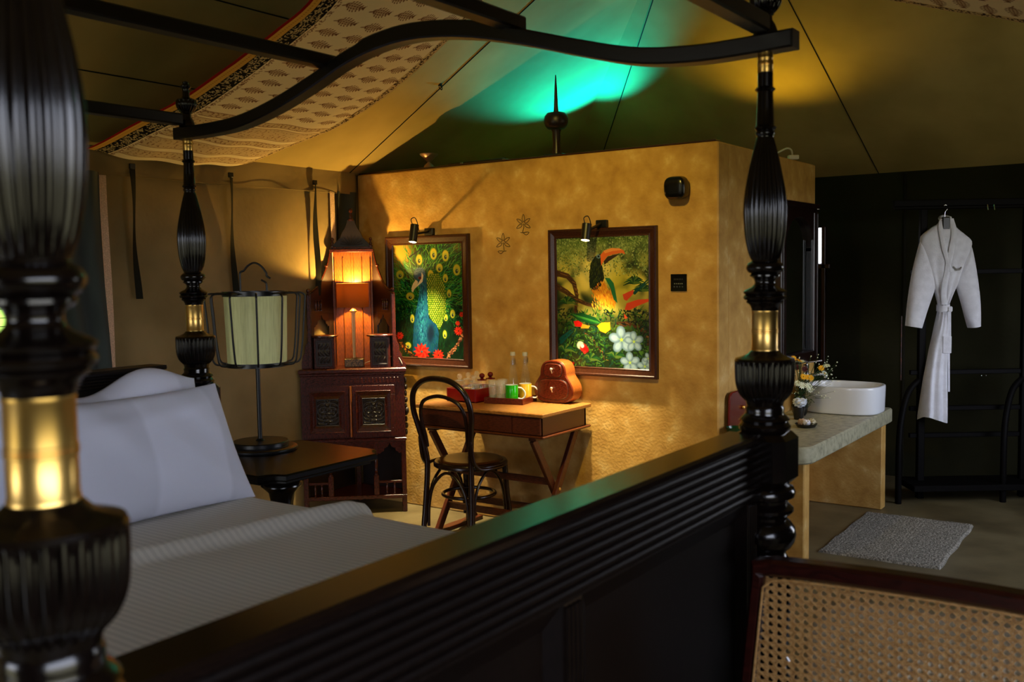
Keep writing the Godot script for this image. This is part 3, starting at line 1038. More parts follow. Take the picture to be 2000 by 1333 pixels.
func bedding() -> void:
	var m := mb().box(Vector3(-1.655, 0.73, -1.156), Vector3(1.66, 0.32, 1.47), 0.05)
	tag(obj("mattress", m, M.linen), "thick mattress under the striped sheet on the four poster bed", "mattress")
	# sheet: over the far side, across the top and down the near side
	m = mb().grid(func(u: float, w: float) -> Vector3:
		var x := lerpf(-2.495, -0.79, w)
		var q := u * 2.06
		var z := 0.0
		var y := 0.0
		if q < 0.27:
			z = -1.925
			y = 0.57 + q
		elif q < 0.27 + 0.094:
			var a := (q - 0.27) / 0.094 * PI / 2
			z = -1.925 + 0.06 * (1 - cos(a))
			y = 0.84 + 0.06 * sin(a)
		elif q < 2.06 - 0.364:
			z = lerpf(-1.865, -0.447, (q - 0.364) / (2.06 - 0.728))
			y = 0.9
		elif q < 2.06 - 0.27:
			var a := (q - (2.06 - 0.364)) / 0.094 * PI / 2
			z = -0.447 + 0.06 * sin(a)
			y = 0.84 + 0.06 * cos(a)
		else:
			z = -0.387
			y = 0.84 - (q - (2.06 - 0.27))
		var rise := 0.0
		var rx := -1.86 - 0.16 * (z + 1.9)
		var dx := x - rx
		rise = 0.032 * exp(-pow(dx / (0.03 if dx > 0.0 else 0.06), 2.0)) - 0.006 * smoothstep(0.0, 0.1, -dx)
		rise += 0.004 * sin(x * 11.0 + z * 5.0) * sin(z * 7.0 + 1.0)
		var flat_ := 1.0 if y > 0.84 else 0.35
		return Vector3(x, y + rise * flat_ + 0.003, z - (0.006 + rise * 0.4 if z < -1.9 else 0.0)), 130, 110)
	M.sheet.uv1_scale = Vector3(62, 1, 1)
	tag(obj("bed_sheet", m, M.sheet), "white striped cotton sheet with a folded ridge spread over the bed", "sheet")
	var pc := mat(Color(0.9, 0.91, 0.97), 0.8, 0.0, 0.2)
	pc.albedo_texture = M.stripes
	pc.uv1_scale = Vector3(1, 14, 1)
	for q in [[-2.345, -1.55, 0.36, 0.70, "plump white striped pillow leaning in front, nearest the far bed post", 0.0, 1.06], [-2.345, -0.79, 0.36, 0.70, "plump white striped pillow leaning in front, half hidden by the near bed post", 1.0, 1.06], [-2.475, -1.535, 0.365, 0.72, "white pillow behind, its crumpled corner showing above the front pillow by the far post", 2.0, 1.085], [-2.47, -0.78, 0.37, 0.72, "white pillow behind, against the headboard on the near side of the bed", 3.0, 1.085]]:
		var h: float = q[2]
		var wd: float = q[3]
		var g := mb()
		for side in [1.0, -1.0]:
			g.grid(func(u: float, w: float) -> Vector3:
				var a := sin((u - 0.5) * PI)
				var b := sin((w - 0.5) * PI)
				var cx := (1.0 - 0.05 * (1.0 - b * b)) * (1.0 - 0.09 * (b + 1.0) / 2.0)
				var cy := 1.0 - 0.07 * (1.0 - a * a)
				var fat := pow(maxf(1.0 - pow(absf(a), 2.6), 0.0), 0.55) * pow(maxf(1.0 - pow(absf(b), 2.4), 0.0), 0.55)
				var wob := 0.008 * sin(a * 5.0 + q[5] * 2.0) * sin(b * 4.0 + q[5]) + 0.004 * sin(b * 15.0 + a * 3.0 + q[5]) * smoothstep(0.1, 0.9, b) + 0.003 * sin(a * 13.0 - b * 5.0)
				var crumple := 0.03 * sin(a * 5.0 + q[5] * 2.0) * smoothstep(0.2, 1.0, b) if q[5] > 1.5 else 0.0
				return Vector3(side * (0.085 * fat + wob * fat + 0.002), b * h / 2 * cy + crumple, a * wd / 2 * cx), 60, 40, side > 0)
		for k in g.v.size():
			g.t[k] = Vector2(g.v[k].z, g.v[k].y / h)
		var o := obj("pillow", g, pc)
		tag(o, q[4], "pillow", "pillows on the bed")
		o.position = Vector3(q[0], q[6], q[1])
		o.rotation = Vector3(0, 0, 0.36 if q[5] < 1.5 else 0.16)

# ---------------------------------------------------------------- bedside table and lantern lamp
func bedside() -> void:
	var t := thing("bedside_table", Vector3(-3.09, 0, -2.715), 0, "dark pedestal bedside table with scalloped corners beyond the bed", "table")
	var pg := PackedVector2Array()
	var hx := 0.31
	var hz := 0.325
	for q in [[1, -1], [1, 1], [-1, 1], [-1, -1]]:
		var sx: float = q[0]
		var sz: float = q[1]
		var pts := [Vector2(hx - 0.075, hz), Vector2(hx - 0.068, hz - 0.014), Vector2(hx - 0.062, hz - 0.032), Vector2(hx - 0.049, hz - 0.049), Vector2(hx - 0.032, hz - 0.062), Vector2(hx - 0.014, hz - 0.068), Vector2(hx, hz - 0.075)]
		if sx * sz > 0:
			pts.reverse()
		for p in pts:
			pg.append(Vector2(p.x * sx, p.y * sz))
	var m := mb()
	m.x = Transform3D(Basis(Vector3.RIGHT, PI / 2), Vector3.ZERO)
	m.prism(pg, -0.8, -0.772, 0.006, 0.5)
	var sm := PackedVector2Array()
	for p in pg:
		sm.append(p * 0.93)
	m.prism(sm, -0.772, -0.758, 0.003, 0.5)
	obj("table_top", m, tri(mat(Color(0.055, 0.033, 0.026), 0.3, 0.0, 0.3), M.ebony.albedo_texture, Vector3(3, 22, 22)), t)
	
	var lw := V2([0.0, 0.09, 0.06, 0.09, 0.06, 0.15, 0.05, 0.18, 0.075, 0.25, 0.07, 0.35, 0.05, 0.5, 0.045, 0.6, 0.055, 0.65, 0.075, 0.67, 0.086, 0.68, 0.084, 0.69, 0.076, 0.7, 0.08, 0.708, 0.09, 0.715, 0.088, 0.725, 0.08, 0.735, 0.085, 0.74, 0.1, 0.745, 0.1, 0.7575, 0.0, 0.758])
	m = mb().lathe(lw, 36)
	obj("pedestal", m, M.ebony_y, t)
	for k in 3:
		m = mb()
		var a := TAU * k / 3.0 + 0.4
		var pts := []
		for s in [[0.04, 0.13], [0.12, 0.13], [0.2, 0.09], [0.26, 0.035], [0.29, 0.025]]:
			pts.append(Vector3(cos(a) * s[0], s[1], sin(a) * s[0]))
		m.tube(curve_pts(pts, 5), 0.024, 10)
		obj("foot", m, M.ebony, t)
	var l := thing("lantern_lamp", Vector3(-3.285, 0.8, -2.775), 0, "black lantern table lamp with wire cage and pale green shade on the bedside table", "lamp")
	m = mb().lathe(V2([0.0, 0.0, 0.155, 0.0, 0.157, 0.003, 0.157, 0.012, 0.152, 0.016, 0.118, 0.0165, 0.117, 0.019, 0.12, 0.022, 0.12, 0.036, 0.116, 0.04, 0.02, 0.041, 0.012, 0.05, 0.0, 0.05]), 48)
	obj("base", m, M.iron, l)
	m = mb().lathe(V2([0.0, 0.04, 0.0095, 0.04, 0.0095, 0.37, 0.0, 0.37]), 16)
	obj("pole", m, M.iron, l)
	var sh := mat(Color(0.95, 0.95, 0.7), 0.65, 0.0, 0.5)
	var wv := noise_tex(0.02, [[0.0, Color(0.86, 0.86, 0.8)], [0.5, Color(0.97, 0.97, 0.92)], [1.0, Color(1, 1, 1)]], 256, 4)
	tri(sh, wv, Vector3(16, 1.2, 16), M.fine, 0.04)
	sh.backlight_enabled = true
	sh.backlight = Color(0.3, 0.32, 0.2)
	m = mb()
	for s in [[1.0, false], [0.985, true]]:
		m.grid(func(u: float, w: float) -> Vector3:
			var a := -u * TAU
			var r: float = lerpf(0.124, 0.132, w) * s[0]
			return Vector3(r * cos(a), lerpf(0.375, 0.672, w), r * sin(a)), 64, 4, s[1])
	obj("lamp_shade", m, sh, l)
	for q in [[0.372, 0.13, 0.018], [0.674, 0.138, 0.02]]:
		m = mb().lathe(V2([q[1] - 0.012, q[0] - q[2] / 2, q[1], q[0] - q[2] / 2, q[1], q[0] + q[2] / 2, q[1] - 0.012, q[0] + q[2] / 2, q[1] - 0.012, q[0] - q[2] / 2]), 48)
		if q[0] < 0.5:
			m.lathe(V2([0.0, 0.364, 0.12, 0.364, 0.12, 0.369, 0.0, 0.369]), 40)
		obj("shade_ring", m, M.iron, l)
	for k in 12:
		var a := TAU * k / 12.0 + 0.16
		var pts := []
		for s in [[0.132, 0.674], [0.17, 0.676], [0.194, 0.674], [0.206, 0.664], [0.208, 0.648], [0.202, 0.58], [0.194, 0.48], [0.184, 0.405], [0.178, 0.385], [0.165, 0.374], [0.13, 0.371]]:
			pts.append(Vector3(cos(a) * s[0], s[1], sin(a) * s[0]))
		m = mb().tube(curve_pts(pts, 3), 0.0042, 7)
		obj("cage_wire", m, M.iron, l)
	var cr := Vector3(0.818, 0, -0.575)
	var hk := []
	for s in [[-0.062, 0.68], [-0.062, 0.745], [-0.06, 0.765], [-0.045, 0.772], [-0.03, 0.79], [-0.008, 0.803], [0.01, 0.803], [0.03, 0.79], [0.045, 0.77], [0.052, 0.758], [0.052, 0.748], [0.068, 0.737]]:
		hk.append(cr * s[0] + Vector3(0, s[1], 0))
	m = mb().tube(curve_pts(hk, 3), 0.0045, 8)
	var h2 := []
	for s in [[0.05, 0.68], [0.05, 0.712], [0.045, 0.722], [0.028, 0.732]]:
		h2.append(cr * s[0] + Vector3(0, s[1], 0))
	m.tube(curve_pts(h2, 3), 0.0045, 8)
	obj("carrying_hook", m, M.iron, l)

# ---------------------------------------------------------------- carved corner cabinet
func arch_panel(m: MB, w: float, y0: float, y1: float, th: float, fringe := 0.02) -> void:
	# the spandrel over a lobed arch, between x = 0 and w, hanging from y1
	var pg := PackedVector2Array([Vector2(0, y1), Vector2(0, y0)])
	var hw := w / 2
	var lobes := [[0.0, 0.0], [0.06, 0.02], [0.1, 0.14], [0.2, 0.2], [0.24, 0.42], [0.4, 0.52], [0.5, 0.86], [0.6, 0.52], [0.76, 0.42], [0.8, 0.2], [0.9, 0.14], [0.94, 0.02], [1.0, 0.0]]
	for l in lobes:
		pg.append(Vector2(fringe * 0.5 + l[0] * (w - fringe), y0 + l[1] * (y1 - y0)))
	pg.append(Vector2(w, y0))
	pg.append(Vector2(w, y1))
	m.prism(pg, -th / 2, th / 2, 0.0015, 0.9)

func baluster(m: MB, at: Vector3, h: float, r: float) -> void:
	var keep := m.x
	m.x = keep * Transform3D(Basis.IDENTITY, at)
	var p := []
	for q in [[0.0, 0.0], [0.9, 0.0], [0.9, 0.08], [0.5, 0.1], [0.9, 0.15], [0.5, 0.2], [0.75, 0.4], [0.95, 0.55], [0.6, 0.72], [0.45, 0.8], [0.9, 0.84], [0.5, 0.89], [0.9, 0.92], [0.9, 1.0], [0.0, 1.0]]:
		p.append(Vector2(q[0] * r, q[1] * h))
	m.lathe(p, 14, 0.5)
	m.x = keep

func cabinet() -> void:
	var t := thing("corner_cabinet", Vector3(-4.435, 0, -4.475), deg_to_rad(40.4), "tall carved red brown corner cabinet with two doors and shaped crest beside the peacock painting", "cabinet")
	var cx := 0.03
	var plan := func(e: float) -> PackedVector2Array:
		return P2([-0.30 - e, e, 0.36 + e, e, 0.36 + e, -0.17, 0.08, -0.41, -0.02, -0.39, -0.30 - e * 0.3, -0.03])
	var up := Transform3D(Basis(Vector3.RIGHT, -PI / 2), Vector3.ZERO)   # plan (x, -z) -> floor
	var slab := func(m: MB, e: float, y0: float, y1: float, b: float) -> void:
		var pg := PackedVector2Array()
		for p in plan.call(e):
			pg.append(Vector2(p.x, -p.y))
		m.x = up
		m.prism(pg, y0, y1, b, 0.9)
		m.x = Transform3D.IDENTITY
	var m := mb()
	slab.call(m, 0.0, 0.49, 0.9, 0.003)
	obj("cupboard_body", m, M.cab_y, t)
	m = mb()
	slab.call(m, 0.006, 0.468, 0.49, 0.004)
	obj("middle_moulding", m, M.cab_x, t)
	m = mb()
	slab.call(m, 0.012, 0.915, 0.945, 0.006)
	slab.call(m, 0.005, 0.9, 0.915, 0.003)
	obj("counter_board", m, M.cab_x, t)
	m = mb()
	slab.call(m, 0.0, 0.09, 0.115, 0.003)
	obj("bottom_shelf", m, M.cab_x, t)
	# legs and back panels of the open base
	for q in [[-0.285, -0.016], [0.345, -0.016], [0.34, -0.16], [0.03, -0.37]]:
		m = mb().box(Vector3(q[0], 0.234, q[1]), Vector3(0.03, 0.468, 0.03), 0.003)
		obj("leg", m, M.cab_y, t)
	m = mb().bar(Vector3(-0.27, 0.29, -0.05), Vector3(0.0, 0.29, -0.37), 0.01, 0.35)
	m.bar(Vector3(0.06, 0.29, -0.38), Vector3(0.345, 0.29, -0.165), 0.01, 0.35)
	obj("base_back", m, M.cab_dark, t)
	# arcade: two lobed arches, a fluted fascia, turned columns, little galleries
	for q in [[-0.27, 0.128], [0.18, 0.15]]:
		m = mb()
		m.x = Transform3D(Basis.IDENTITY, Vector3(q[0], 0, -0.014))
		arch_panel(m, q[1], 0.385, 0.468, 0.014)
		obj("lobed_arch", m, M.cab_x, t)
	m = mb().box(Vector3(cx - 0.01, 0.445, -0.014), Vector3(0.29, 0.045, 0.012), 0.002)
	for k in 20:
		m.box(Vector3(cx - 0.14 + k * 0.0137, 0.445, -0.007), Vector3(0.006, 0.034, 0.005), 0.0015)
	obj("fluted_fascia", m, M.cab_x, t)
	for x in [-0.127, 0.165]:
		m = mb().box(Vector3(x, 0.18, -0.016), Vector3(0.034, 0.13, 0.03), 0.003)
		m.box(Vector3(x, 0.43, -0.016), Vector3(0.03, 0.08, 0.028), 0.003)
		baluster(m, Vector3(x, 0.245, -0.016), 0.146, 0.013)
		obj("turned_column", m, M.cab_y, t)
	for q in [[-0.27, -0.144], [0.182, 0.33]]:
		m = mb().box(Vector3((q[0] + q[1]) / 2, 0.2, -0.016), Vector3(q[1] - q[0], 0.016, 0.018), 0.002)
		for k in 2:
			baluster(m, Vector3(lerpf(q[0], q[1], (k + 1) / 3.0), 0.115, -0.016), 0.078, 0.009)
		obj("gallery", m, M.cab_x, t)
	# frieze of upright gouges under the counter
	m = mb().box(Vector3(cx, 0.868, 0.002), Vector3(0.6, 0.045, 0.008), 0.002)
	for k in 26:
		m.box(Vector3(cx - 0.287 + k * 0.023, 0.868, 0.0075), Vector3(0.0085, 0.034, 0.007), 0.002)
	obj("fluted_frieze", m, M.cab_x, t)
	# doors
	for s in [-1, 1]:
		var d := Node3D.new()
		d.name = "door"
		t.add_child(d, true)
		var dx: float = cx - 0.016 + s * 0.146
		d.position = Vector3(dx, 0.668, 0.003)
		m = mb()
		var W := 0.272
		var H := 0.335
		for e in [[0, H / 2 - 0.03, W, 0.06], [0, -H / 2 + 0.03, W, 0.06]]:
			m.box(Vector3(e[0], e[1], 0.006), Vector3(e[2], e[3], 0.016), 0.002)
		for e in [-1, 1]:
			m.box(Vector3(e * (W / 2 - 0.027), 0, 0.006), Vector3(0.054, H - 0.12, 0.016), 0.002)
		obj("door_frame", m, M.cab_y, d)
		m = mb()
		var ix := W / 2 - 0.026
		var iy := H / 2 - 0.036
		var jx := 0.07
		var jy := 0.085
		var A := [Vector3(-ix, iy, 0.02), Vector3(ix, iy, 0.02), Vector3(ix, -iy, 0.02), Vector3(-ix, -iy, 0.02)]
		var B := [Vector3(-jx - 0.02, jy + 0.018, 0.012), Vector3(jx + 0.02, jy + 0.018, 0.012), Vector3(jx + 0.02, -jy - 0.018, 0.012), Vector3(-jx - 0.02, -jy - 0.018, 0.012)]
		var Cc := [Vector3(-jx, jy, 0.022), Vector3(jx, jy, 0.022), Vector3(jx, -jy, 0.022), Vector3(-jx, -jy, 0.022)]
		for k in 4:
			m.flat([A[k], A[(k + 1) % 4], B[(k + 1) % 4], B[k]], Vector3(0, 0, -1))
			m.flat([B[k], B[(k + 1) % 4], Cc[(k + 1) % 4], Cc[k]], Vector3(0, 0, -1))
		for e in [[0, iy, ix * 2, 0.006], [0, -iy, ix * 2, 0.006]]:
			m.box(Vector3(e[0], e[1], 0.02), Vector3(e[2] + 0.006, e[3], 0.01), 0.002)
		for e in [-1, 1]:
			m.box(Vector3(e * ix, 0, 0.02), Vector3(0.006, iy * 2, 0.01), 0.002)
		obj("raised_panel", m, M.cab_x, d)
		m = mb()
		m.grid(func(u: float, w: float) -> Vector3:
			var x := (u - 0.5) * 2.0
			var y := (w - 0.5) * 2.0
			var ax := absf(x)
			var r := Vector2(ax - 0.45, y - 0.35).length()
			var r2 := Vector2(ax - 0.45, y + 0.4).length()
			var h := 0.0
			h += 0.5 + 0.5 * sin(r * 22.0 + atan2(y - 0.35, ax - 0.45) * 2.0)
			h *= 0.55 + 0.45 * sin(r2 * 19.0 - atan2(y + 0.4, ax - 0.45) * 3.0)
			h += 0.8 * exp(-pow(ax / 0.09, 2.0)) * (0.6 + 0.4 * sin(y * 14.0))
			var edge := smoothstep(1.0, 0.9, maxf(absf(x), absf(y)))
			return Vector3(x * jx * 0.96, y * jy * 0.96, 0.0165 + 0.0085 * h * edge), 64, 72)
		for e in [[0, jy, jx * 2, 0.005], [0, -jy, jx * 2, 0.005]]:
			m.box(Vector3(e[0], e[1], 0.022), Vector3(e[2] + 0.005, e[3], 0.008), 0.0015)
		for e in [-1, 1]:
			m.box(Vector3(e * jx, 0, 0.022), Vector3(0.005, jy * 2, 0.008), 0.0015)
		obj("carved_square", m, M.cab_dark, d)
		if s > 0:
			m = mb().lathe(V2([0.0, 0.0, 0.004, 0.0, 0.004, 0.006, 0.007, 0.01, 0.007, 0.014, 0.0, 0.018]), 12)
			m.x = Transform3D(Basis(Vector3.RIGHT, PI / 2), Vector3(-W / 2 + 0.02, 0.0, 0.013))
			obj("knob", m, M.brass, d)
	m = mb().tube([Vector3(cx - 0.016, 0.505, 0.016), Vector3(cx - 0.016, 0.832, 0.016)], 0.008, 10)
	obj("door_bead", m, M.cab_red, t)
	# carved scroll along the right side edge
	m = mb()
	for k in 9:
		m.ball(Vector3(0.366, 0.52 + k * 0.042, -0.04), Vector3(0.009 + 0.004 * (k % 2), 0.02, 0.02), 10, 8)
	m.ball(Vector3(0.372, 0.66, -0.03), Vector3(0.014, 0.024, 0.018), 10, 8)
	obj("side_carving", m, M.cab_dark, t)

	# ---- upper stage
	m = mb().box(Vector3(cx, 1.32, -0.265), Vector3(0.28, 0.76, 0.014), 0.002)
	obj("back_panel", m, M.cab_red, t)
	m = mb()
	for x in [-0.115, -0.06, 0.0, 0.06, 0.115]:
		var wd := 0.02 if x == 0.0 else 0.007
		m.box(Vector3(cx + x, 1.6 if x == 0.0 else 1.3, -0.255), Vector3(wd, 0.2 if x == 0.0 else 0.72, 0.012), 0.003)
	obj("pilaster_strip", m, M.cab_red, t)
	# wings from the back panel forward to the front posts
	for s in [-1, 1]:
		var a := Vector3(cx + s * 0.262, 0, -0.055)
		var b := Vector3(cx + s * 0.135, 0, -0.255)
		var L := a.distance_to(b)
		var dir := (b - a).normalized()
		var X := Transform3D(Basis(dir, Vector3.UP, dir.cross(Vector3.UP)), a)
		var wing := Node3D.new()
		wing.name = "wing"
		t.add_child(wing, true)
		m = mb()
		m.x = X
		m.prism(P2([0, 0.945, 0.03, 0.945, 0.03, 1.3, 0, 1.3]), -0.007, 0.007, 0.001)
		m.prism(P2([L - 0.05, 0.945, L, 0.945, L, 1.3, L - 0.05, 1.3]), -0.007, 0.007, 0.001)
		var pg := PackedVector2Array([Vector2(0, 1.3), Vector2(0, 1.425)])
		for q in [[0.08, 1.435], [0.2, 1.45], [0.3, 1.462], [0.4, 1.48], [0.55, 1.52], [0.7, 1.57], [0.8, 1.61], [0.88, 1.65], [0.93, 1.69]]:
			pg.append(Vector2(q[0] * L, q[1]))
		pg.append(Vector2(L, 1.70))
		pg.append(Vector2(L, 1.3))
		m.prism(pg, -0.007, 0.007, 0.002, 0.8)
		obj("wing_panel", m, M.cab_dark, wing)
		m = mb()
		m.x = X * Transform3D(Basis.IDENTITY, Vector3(0.03, 0, 0))
		arch_panel(m, L - 0.08, 1.21, 1.3, 0.012, 0.01)
		obj("lobed_arch", m, M.cab_dark, wing)
		m = mb()
		m.x = X
		for k in 3:
			for z in [-0.009, 0.009]:
				baluster(m, Vector3(0.05 + k * 0.026, 1.315, z), 0.07, 0.009)
		obj("applied_baluster", m, M.cab_x, wing)
		# scrolled edge beads catching the light
		var pts := []
		for q in [[0.08, 1.44], [0.2, 1.455], [0.3, 1.467], [0.4, 1.485], [0.55, 1.525], [0.7, 1.575], [0.8, 1.615], [0.88, 1.655], [0.93, 1.692]]:
			pts.append(a + dir * q[0] * L + Vector3(0, q[1], 0))
		m = mb().tube(curve_pts(pts, 3), 0.006, 8)
		m.ball(a + dir * 0.75 * L + Vector3(0, 1.605, 0), Vector3(0.012, 0.01, 0.012), 10, 6)
		obj("scroll_bead", m, M.cab_x, wing)
		# front post with ball finial
		m = mb().box(a + Vector3(s * 0.008, 1.183, 0.0), Vector3(0.024, 0.476, 0.024), 0.003)
		m.x = Transform3D(Basis.IDENTITY, a + Vector3(s * 0.008, 1.42, 0))
		m.lathe(V2([0.012, 0.0, 0.014, 0.004, 0.007, 0.009, 0.0065, 0.013, 0.012, 0.02, 0.0135, 0.028, 0.011, 0.036, 0.004, 0.041, 0.0, 0.042]), 16)
		obj("side_post", m, M.cab_y, wing)
		# bracket at the foot of the post
		m = mb()
		var br := P2([0, 0.945, 0.06, 0.945, 0.062, 0.965, 0.05, 0.975, 0.04, 1.0, 0.035, 1.03, 0.022, 1.05, 0.02, 1.09, 0.008, 1.11, 0, 1.15])
		m.x = Transform3D(Basis(Vector3(s, 0, 0), Vector3.UP, Vector3(0, 0, s)), a + Vector3(s * 0.018, 0, 0))
		m.prism(br, -0.008, 0.008, 0.002, 0.7)
		obj("scrolled_bracket", m, M.cab_x, wing)
		# little cupboard with a round-fronted shelf
		var c := Vector3(cx + s * 0.178, 0, -0.075)
		m = mb().box(c + Vector3(0, 1.045, -0.01), Vector3(0.13, 0.2, 0.11), 0.003)
		obj("side_cupboard", m, M.cab_y, wing)
		m = mb()
		m.x = Transform3D(Basis.IDENTITY, c + Vector3(0, 1.045, 0.046))
		m.grid(func(u: float, w: float) -> Vector3:
			var x := (u - 0.5) * 2.0
			var y := (w - 0.5) * 2.0
			var h := absf(sin(x * 5.0 + sin(y * 6.0) * 1.4)) * absf(cos(y * 5.0))
			return Vector3(x * 0.036, y * 0.07, 0.001 + 0.007 * h * smoothstep(1.0, 0.85, maxf(absf(x), absf(y)))), 30, 40)
		for e in [[0.0, 0.078, 0.1, 0.01], [0.0, -0.078, 0.1, 0.01]]:
			m.box(Vector3(e[0], e[1], 0.003), Vector3(e[2], e[3], 0.01), 0.002)
		for e in [-1, 1]:
			m.box(Vector3(e * 0.045, 0, 0.003), Vector3(0.01, 0.15, 0.01), 0.002)
		obj("carved_front", m, M.cab_dark, wing)
		m = mb()
		var sf := PackedVector2Array()
		for k in 17:
			var q := PI * k / 16.0
			sf.append(Vector2(0.086 * cos(q), -0.03 - 0.062 * sin(q)))
		sf.append(Vector2(-0.086, 0.05))
		sf.append(Vector2(0.086, 0.05))
		m.x = Transform3D(Basis(Vector3.RIGHT, -PI / 2), c)
		m.prism(sf, 1.148, 1.16, 0.003, 0.7)
		obj("round_shelf", m, M.cab_x, wing)
	# hood: cornice, pediment and finial
	m = mb().box(Vector3(cx, 1.705, -0.245), Vector3(0.29, 0.022, 0.06), 0.004)
	m.box(Vector3(cx, 1.722, -0.248), Vector3(0.275, 0.014, 0.05), 0.003)
	obj("cornice", m, M.cab_x, t)
	m = mb()
	var pd := PackedVector2Array()
	for q in [[0.12, 1.728], [0.118, 1.745], [0.1, 1.765], [0.075, 1.79], [0.06, 1.825], [0.04, 1.855], [0.03, 1.88], [0.024, 1.905]]:
		pd.append(Vector2(cx + q[0], q[1]))
	var rv := pd.duplicate()
	rv.reverse()
	for p in rv:
		pd.append(Vector2(2 * cx - p.x, p.y))
	m.x = Transform3D(Basis.IDENTITY, Vector3(0, 0, -0.25))
	m.prism(pd, -0.008, 0.008, 0.002, 0.8)
	for k in 9:
		var q := PI * (k + 0.5) / 9.0
		m.bar(Vector3(cx + 0.012 * cos(q), 1.74, 0.009), Vector3(cx + 0.075 * cos(q), 1.74 + 0.06 * sin(q), 0.009), 0.006, 0.01, Vector3.BACK)
	obj("crest", m, M.cab_dark, t)
	for q in [[0.0, 1.9, 1.0], [-0.125, 1.73, 0.75], [0.125, 1.73, 0.75]]:
		m = mb()
		m.x = Transform3D(Basis.IDENTITY.scaled(Vector3.ONE * q[2]), Vector3(cx + q[0], q[1], -0.25))
		m.lathe(V2([0.0, 0.0, 0.018, 0.0, 0.018, 0.01, 0.01, 0.018, 0.013, 0.03, 0.008, 0.042, 0.007, 0.05, 0.012, 0.058, 0.014, 0.068, 0.011, 0.078, 0.0, 0.084]), 16)
		obj("finial", m, M.cab_y, t)

	# ---- the lamp on it
	var lp := Vector3(0.037, 0.945, -0.13)
	var l := thing("table_lamp", t.transform * lp, deg_to_rad(40.4), "lit table lamp with brown drum shade and square wooden base on the carved cabinet", "lamp")
	m = mb().box(Vector3(0, 0.028, 0), Vector3(0.125, 0.054, 0.09), 0.004)
	m.box(Vector3(0, 0.057, 0), Vector3(0.035, 0.006, 0.035), 0.002)
	obj("base", m, tri(mat(Color(0.66, 0.5, 0.3), 0.4), M.soft, Vector3(8, 20, 8)), l)
	m = mb()
	m.grid(func(u: float, w: float) -> Vector3:
		var a := -u * TAU
		var r := lerpf(0.009, 0.014, w) * (1.0 / pow(pow(absf(cos(a)), 6.0) + pow(absf(sin(a)), 6.0), 1.0 / 6.0))
		return Vector3(r * cos(a), lerpf(0.06, 0.36, w), r * sin(a)), 32, 8)
	m.lathe(V2([0.0, 0.355, 0.022, 0.357, 0.024, 0.366, 0.016, 0.374, 0.008, 0.38, 0.008, 0.47, 0.0, 0.47]), 20)
	obj("stem", m, mat(Color(0.8, 0.62, 0.42), 0.25, 0.5), l)
	var sh := mat(Color(0.46, 0.31, 0.17), 0.85, 0.0, 0.2)
	var wv := noise_tex(0.12, [[0.0, Color(0.55, 0.5, 0.45)], [1.0, Color(1, 1, 1)]], 256, 2)
	tri(sh, wv, Vector3(14, 30, 14), M.fine, 0.05)
	sh.backlight_enabled = true
	sh.backlight = Color(0.3, 0.2, 0.1)
	m = mb()
	for s in [[1.0, false]]:
		m.grid(func(u: float, w: float) -> Vector3:
			var a := -u * TAU
			return Vector3(0.104 * s[0] * cos(a), lerpf(0.39, 0.545, w), 0.104 * s[0] * sin(a)), 64, 2, s[1])
	obj("lamp_shade", m, sh, l)
	m = mb()
	for k in 3:
		var a := TAU * k / 3.0
		m.tube([Vector3(0, 0.465, 0), Vector3(0.103 * cos(a), 0.54, 0.103 * sin(a))], 0.0015, 5)
	obj("shade_spider", m, M.brass, l)
	var bm := mat(Color(1, 0.85, 0.6), 0.4)
	bm.emission_enabled = true
	bm.emission = Color(1.0, 0.62, 0.25)
	bm.emission_energy_multiplier = 3.0
	m = mb().ball(Vector3(0, 0.515, 0), Vector3(0.017, 0.024, 0.017), 16, 10)
	obj("bulb", m, bm, l)
	omni(Vector3(0, 0.515, 0), Color(1.0, 0.81, 0.42), 0.9, 0.014, l, "table_lamp_bulb_light")
	# its flex lying on the counter
	m = mb().tube(curve_pts([Vector3(0.06, 0.018, -0.01), Vector3(0.13, 0.045, 0.03), Vector3(0.22, 0.065, 0.06), Vector3(0.285, 0.062, 0.08), Vector3(0.31, 0.02, 0.085), Vector3(0.312, 0.003, 0.06)], 5), 0.0022, 6)
	obj("flex", m, mat(Color(0.75, 0.72, 0.66), 0.5), l)

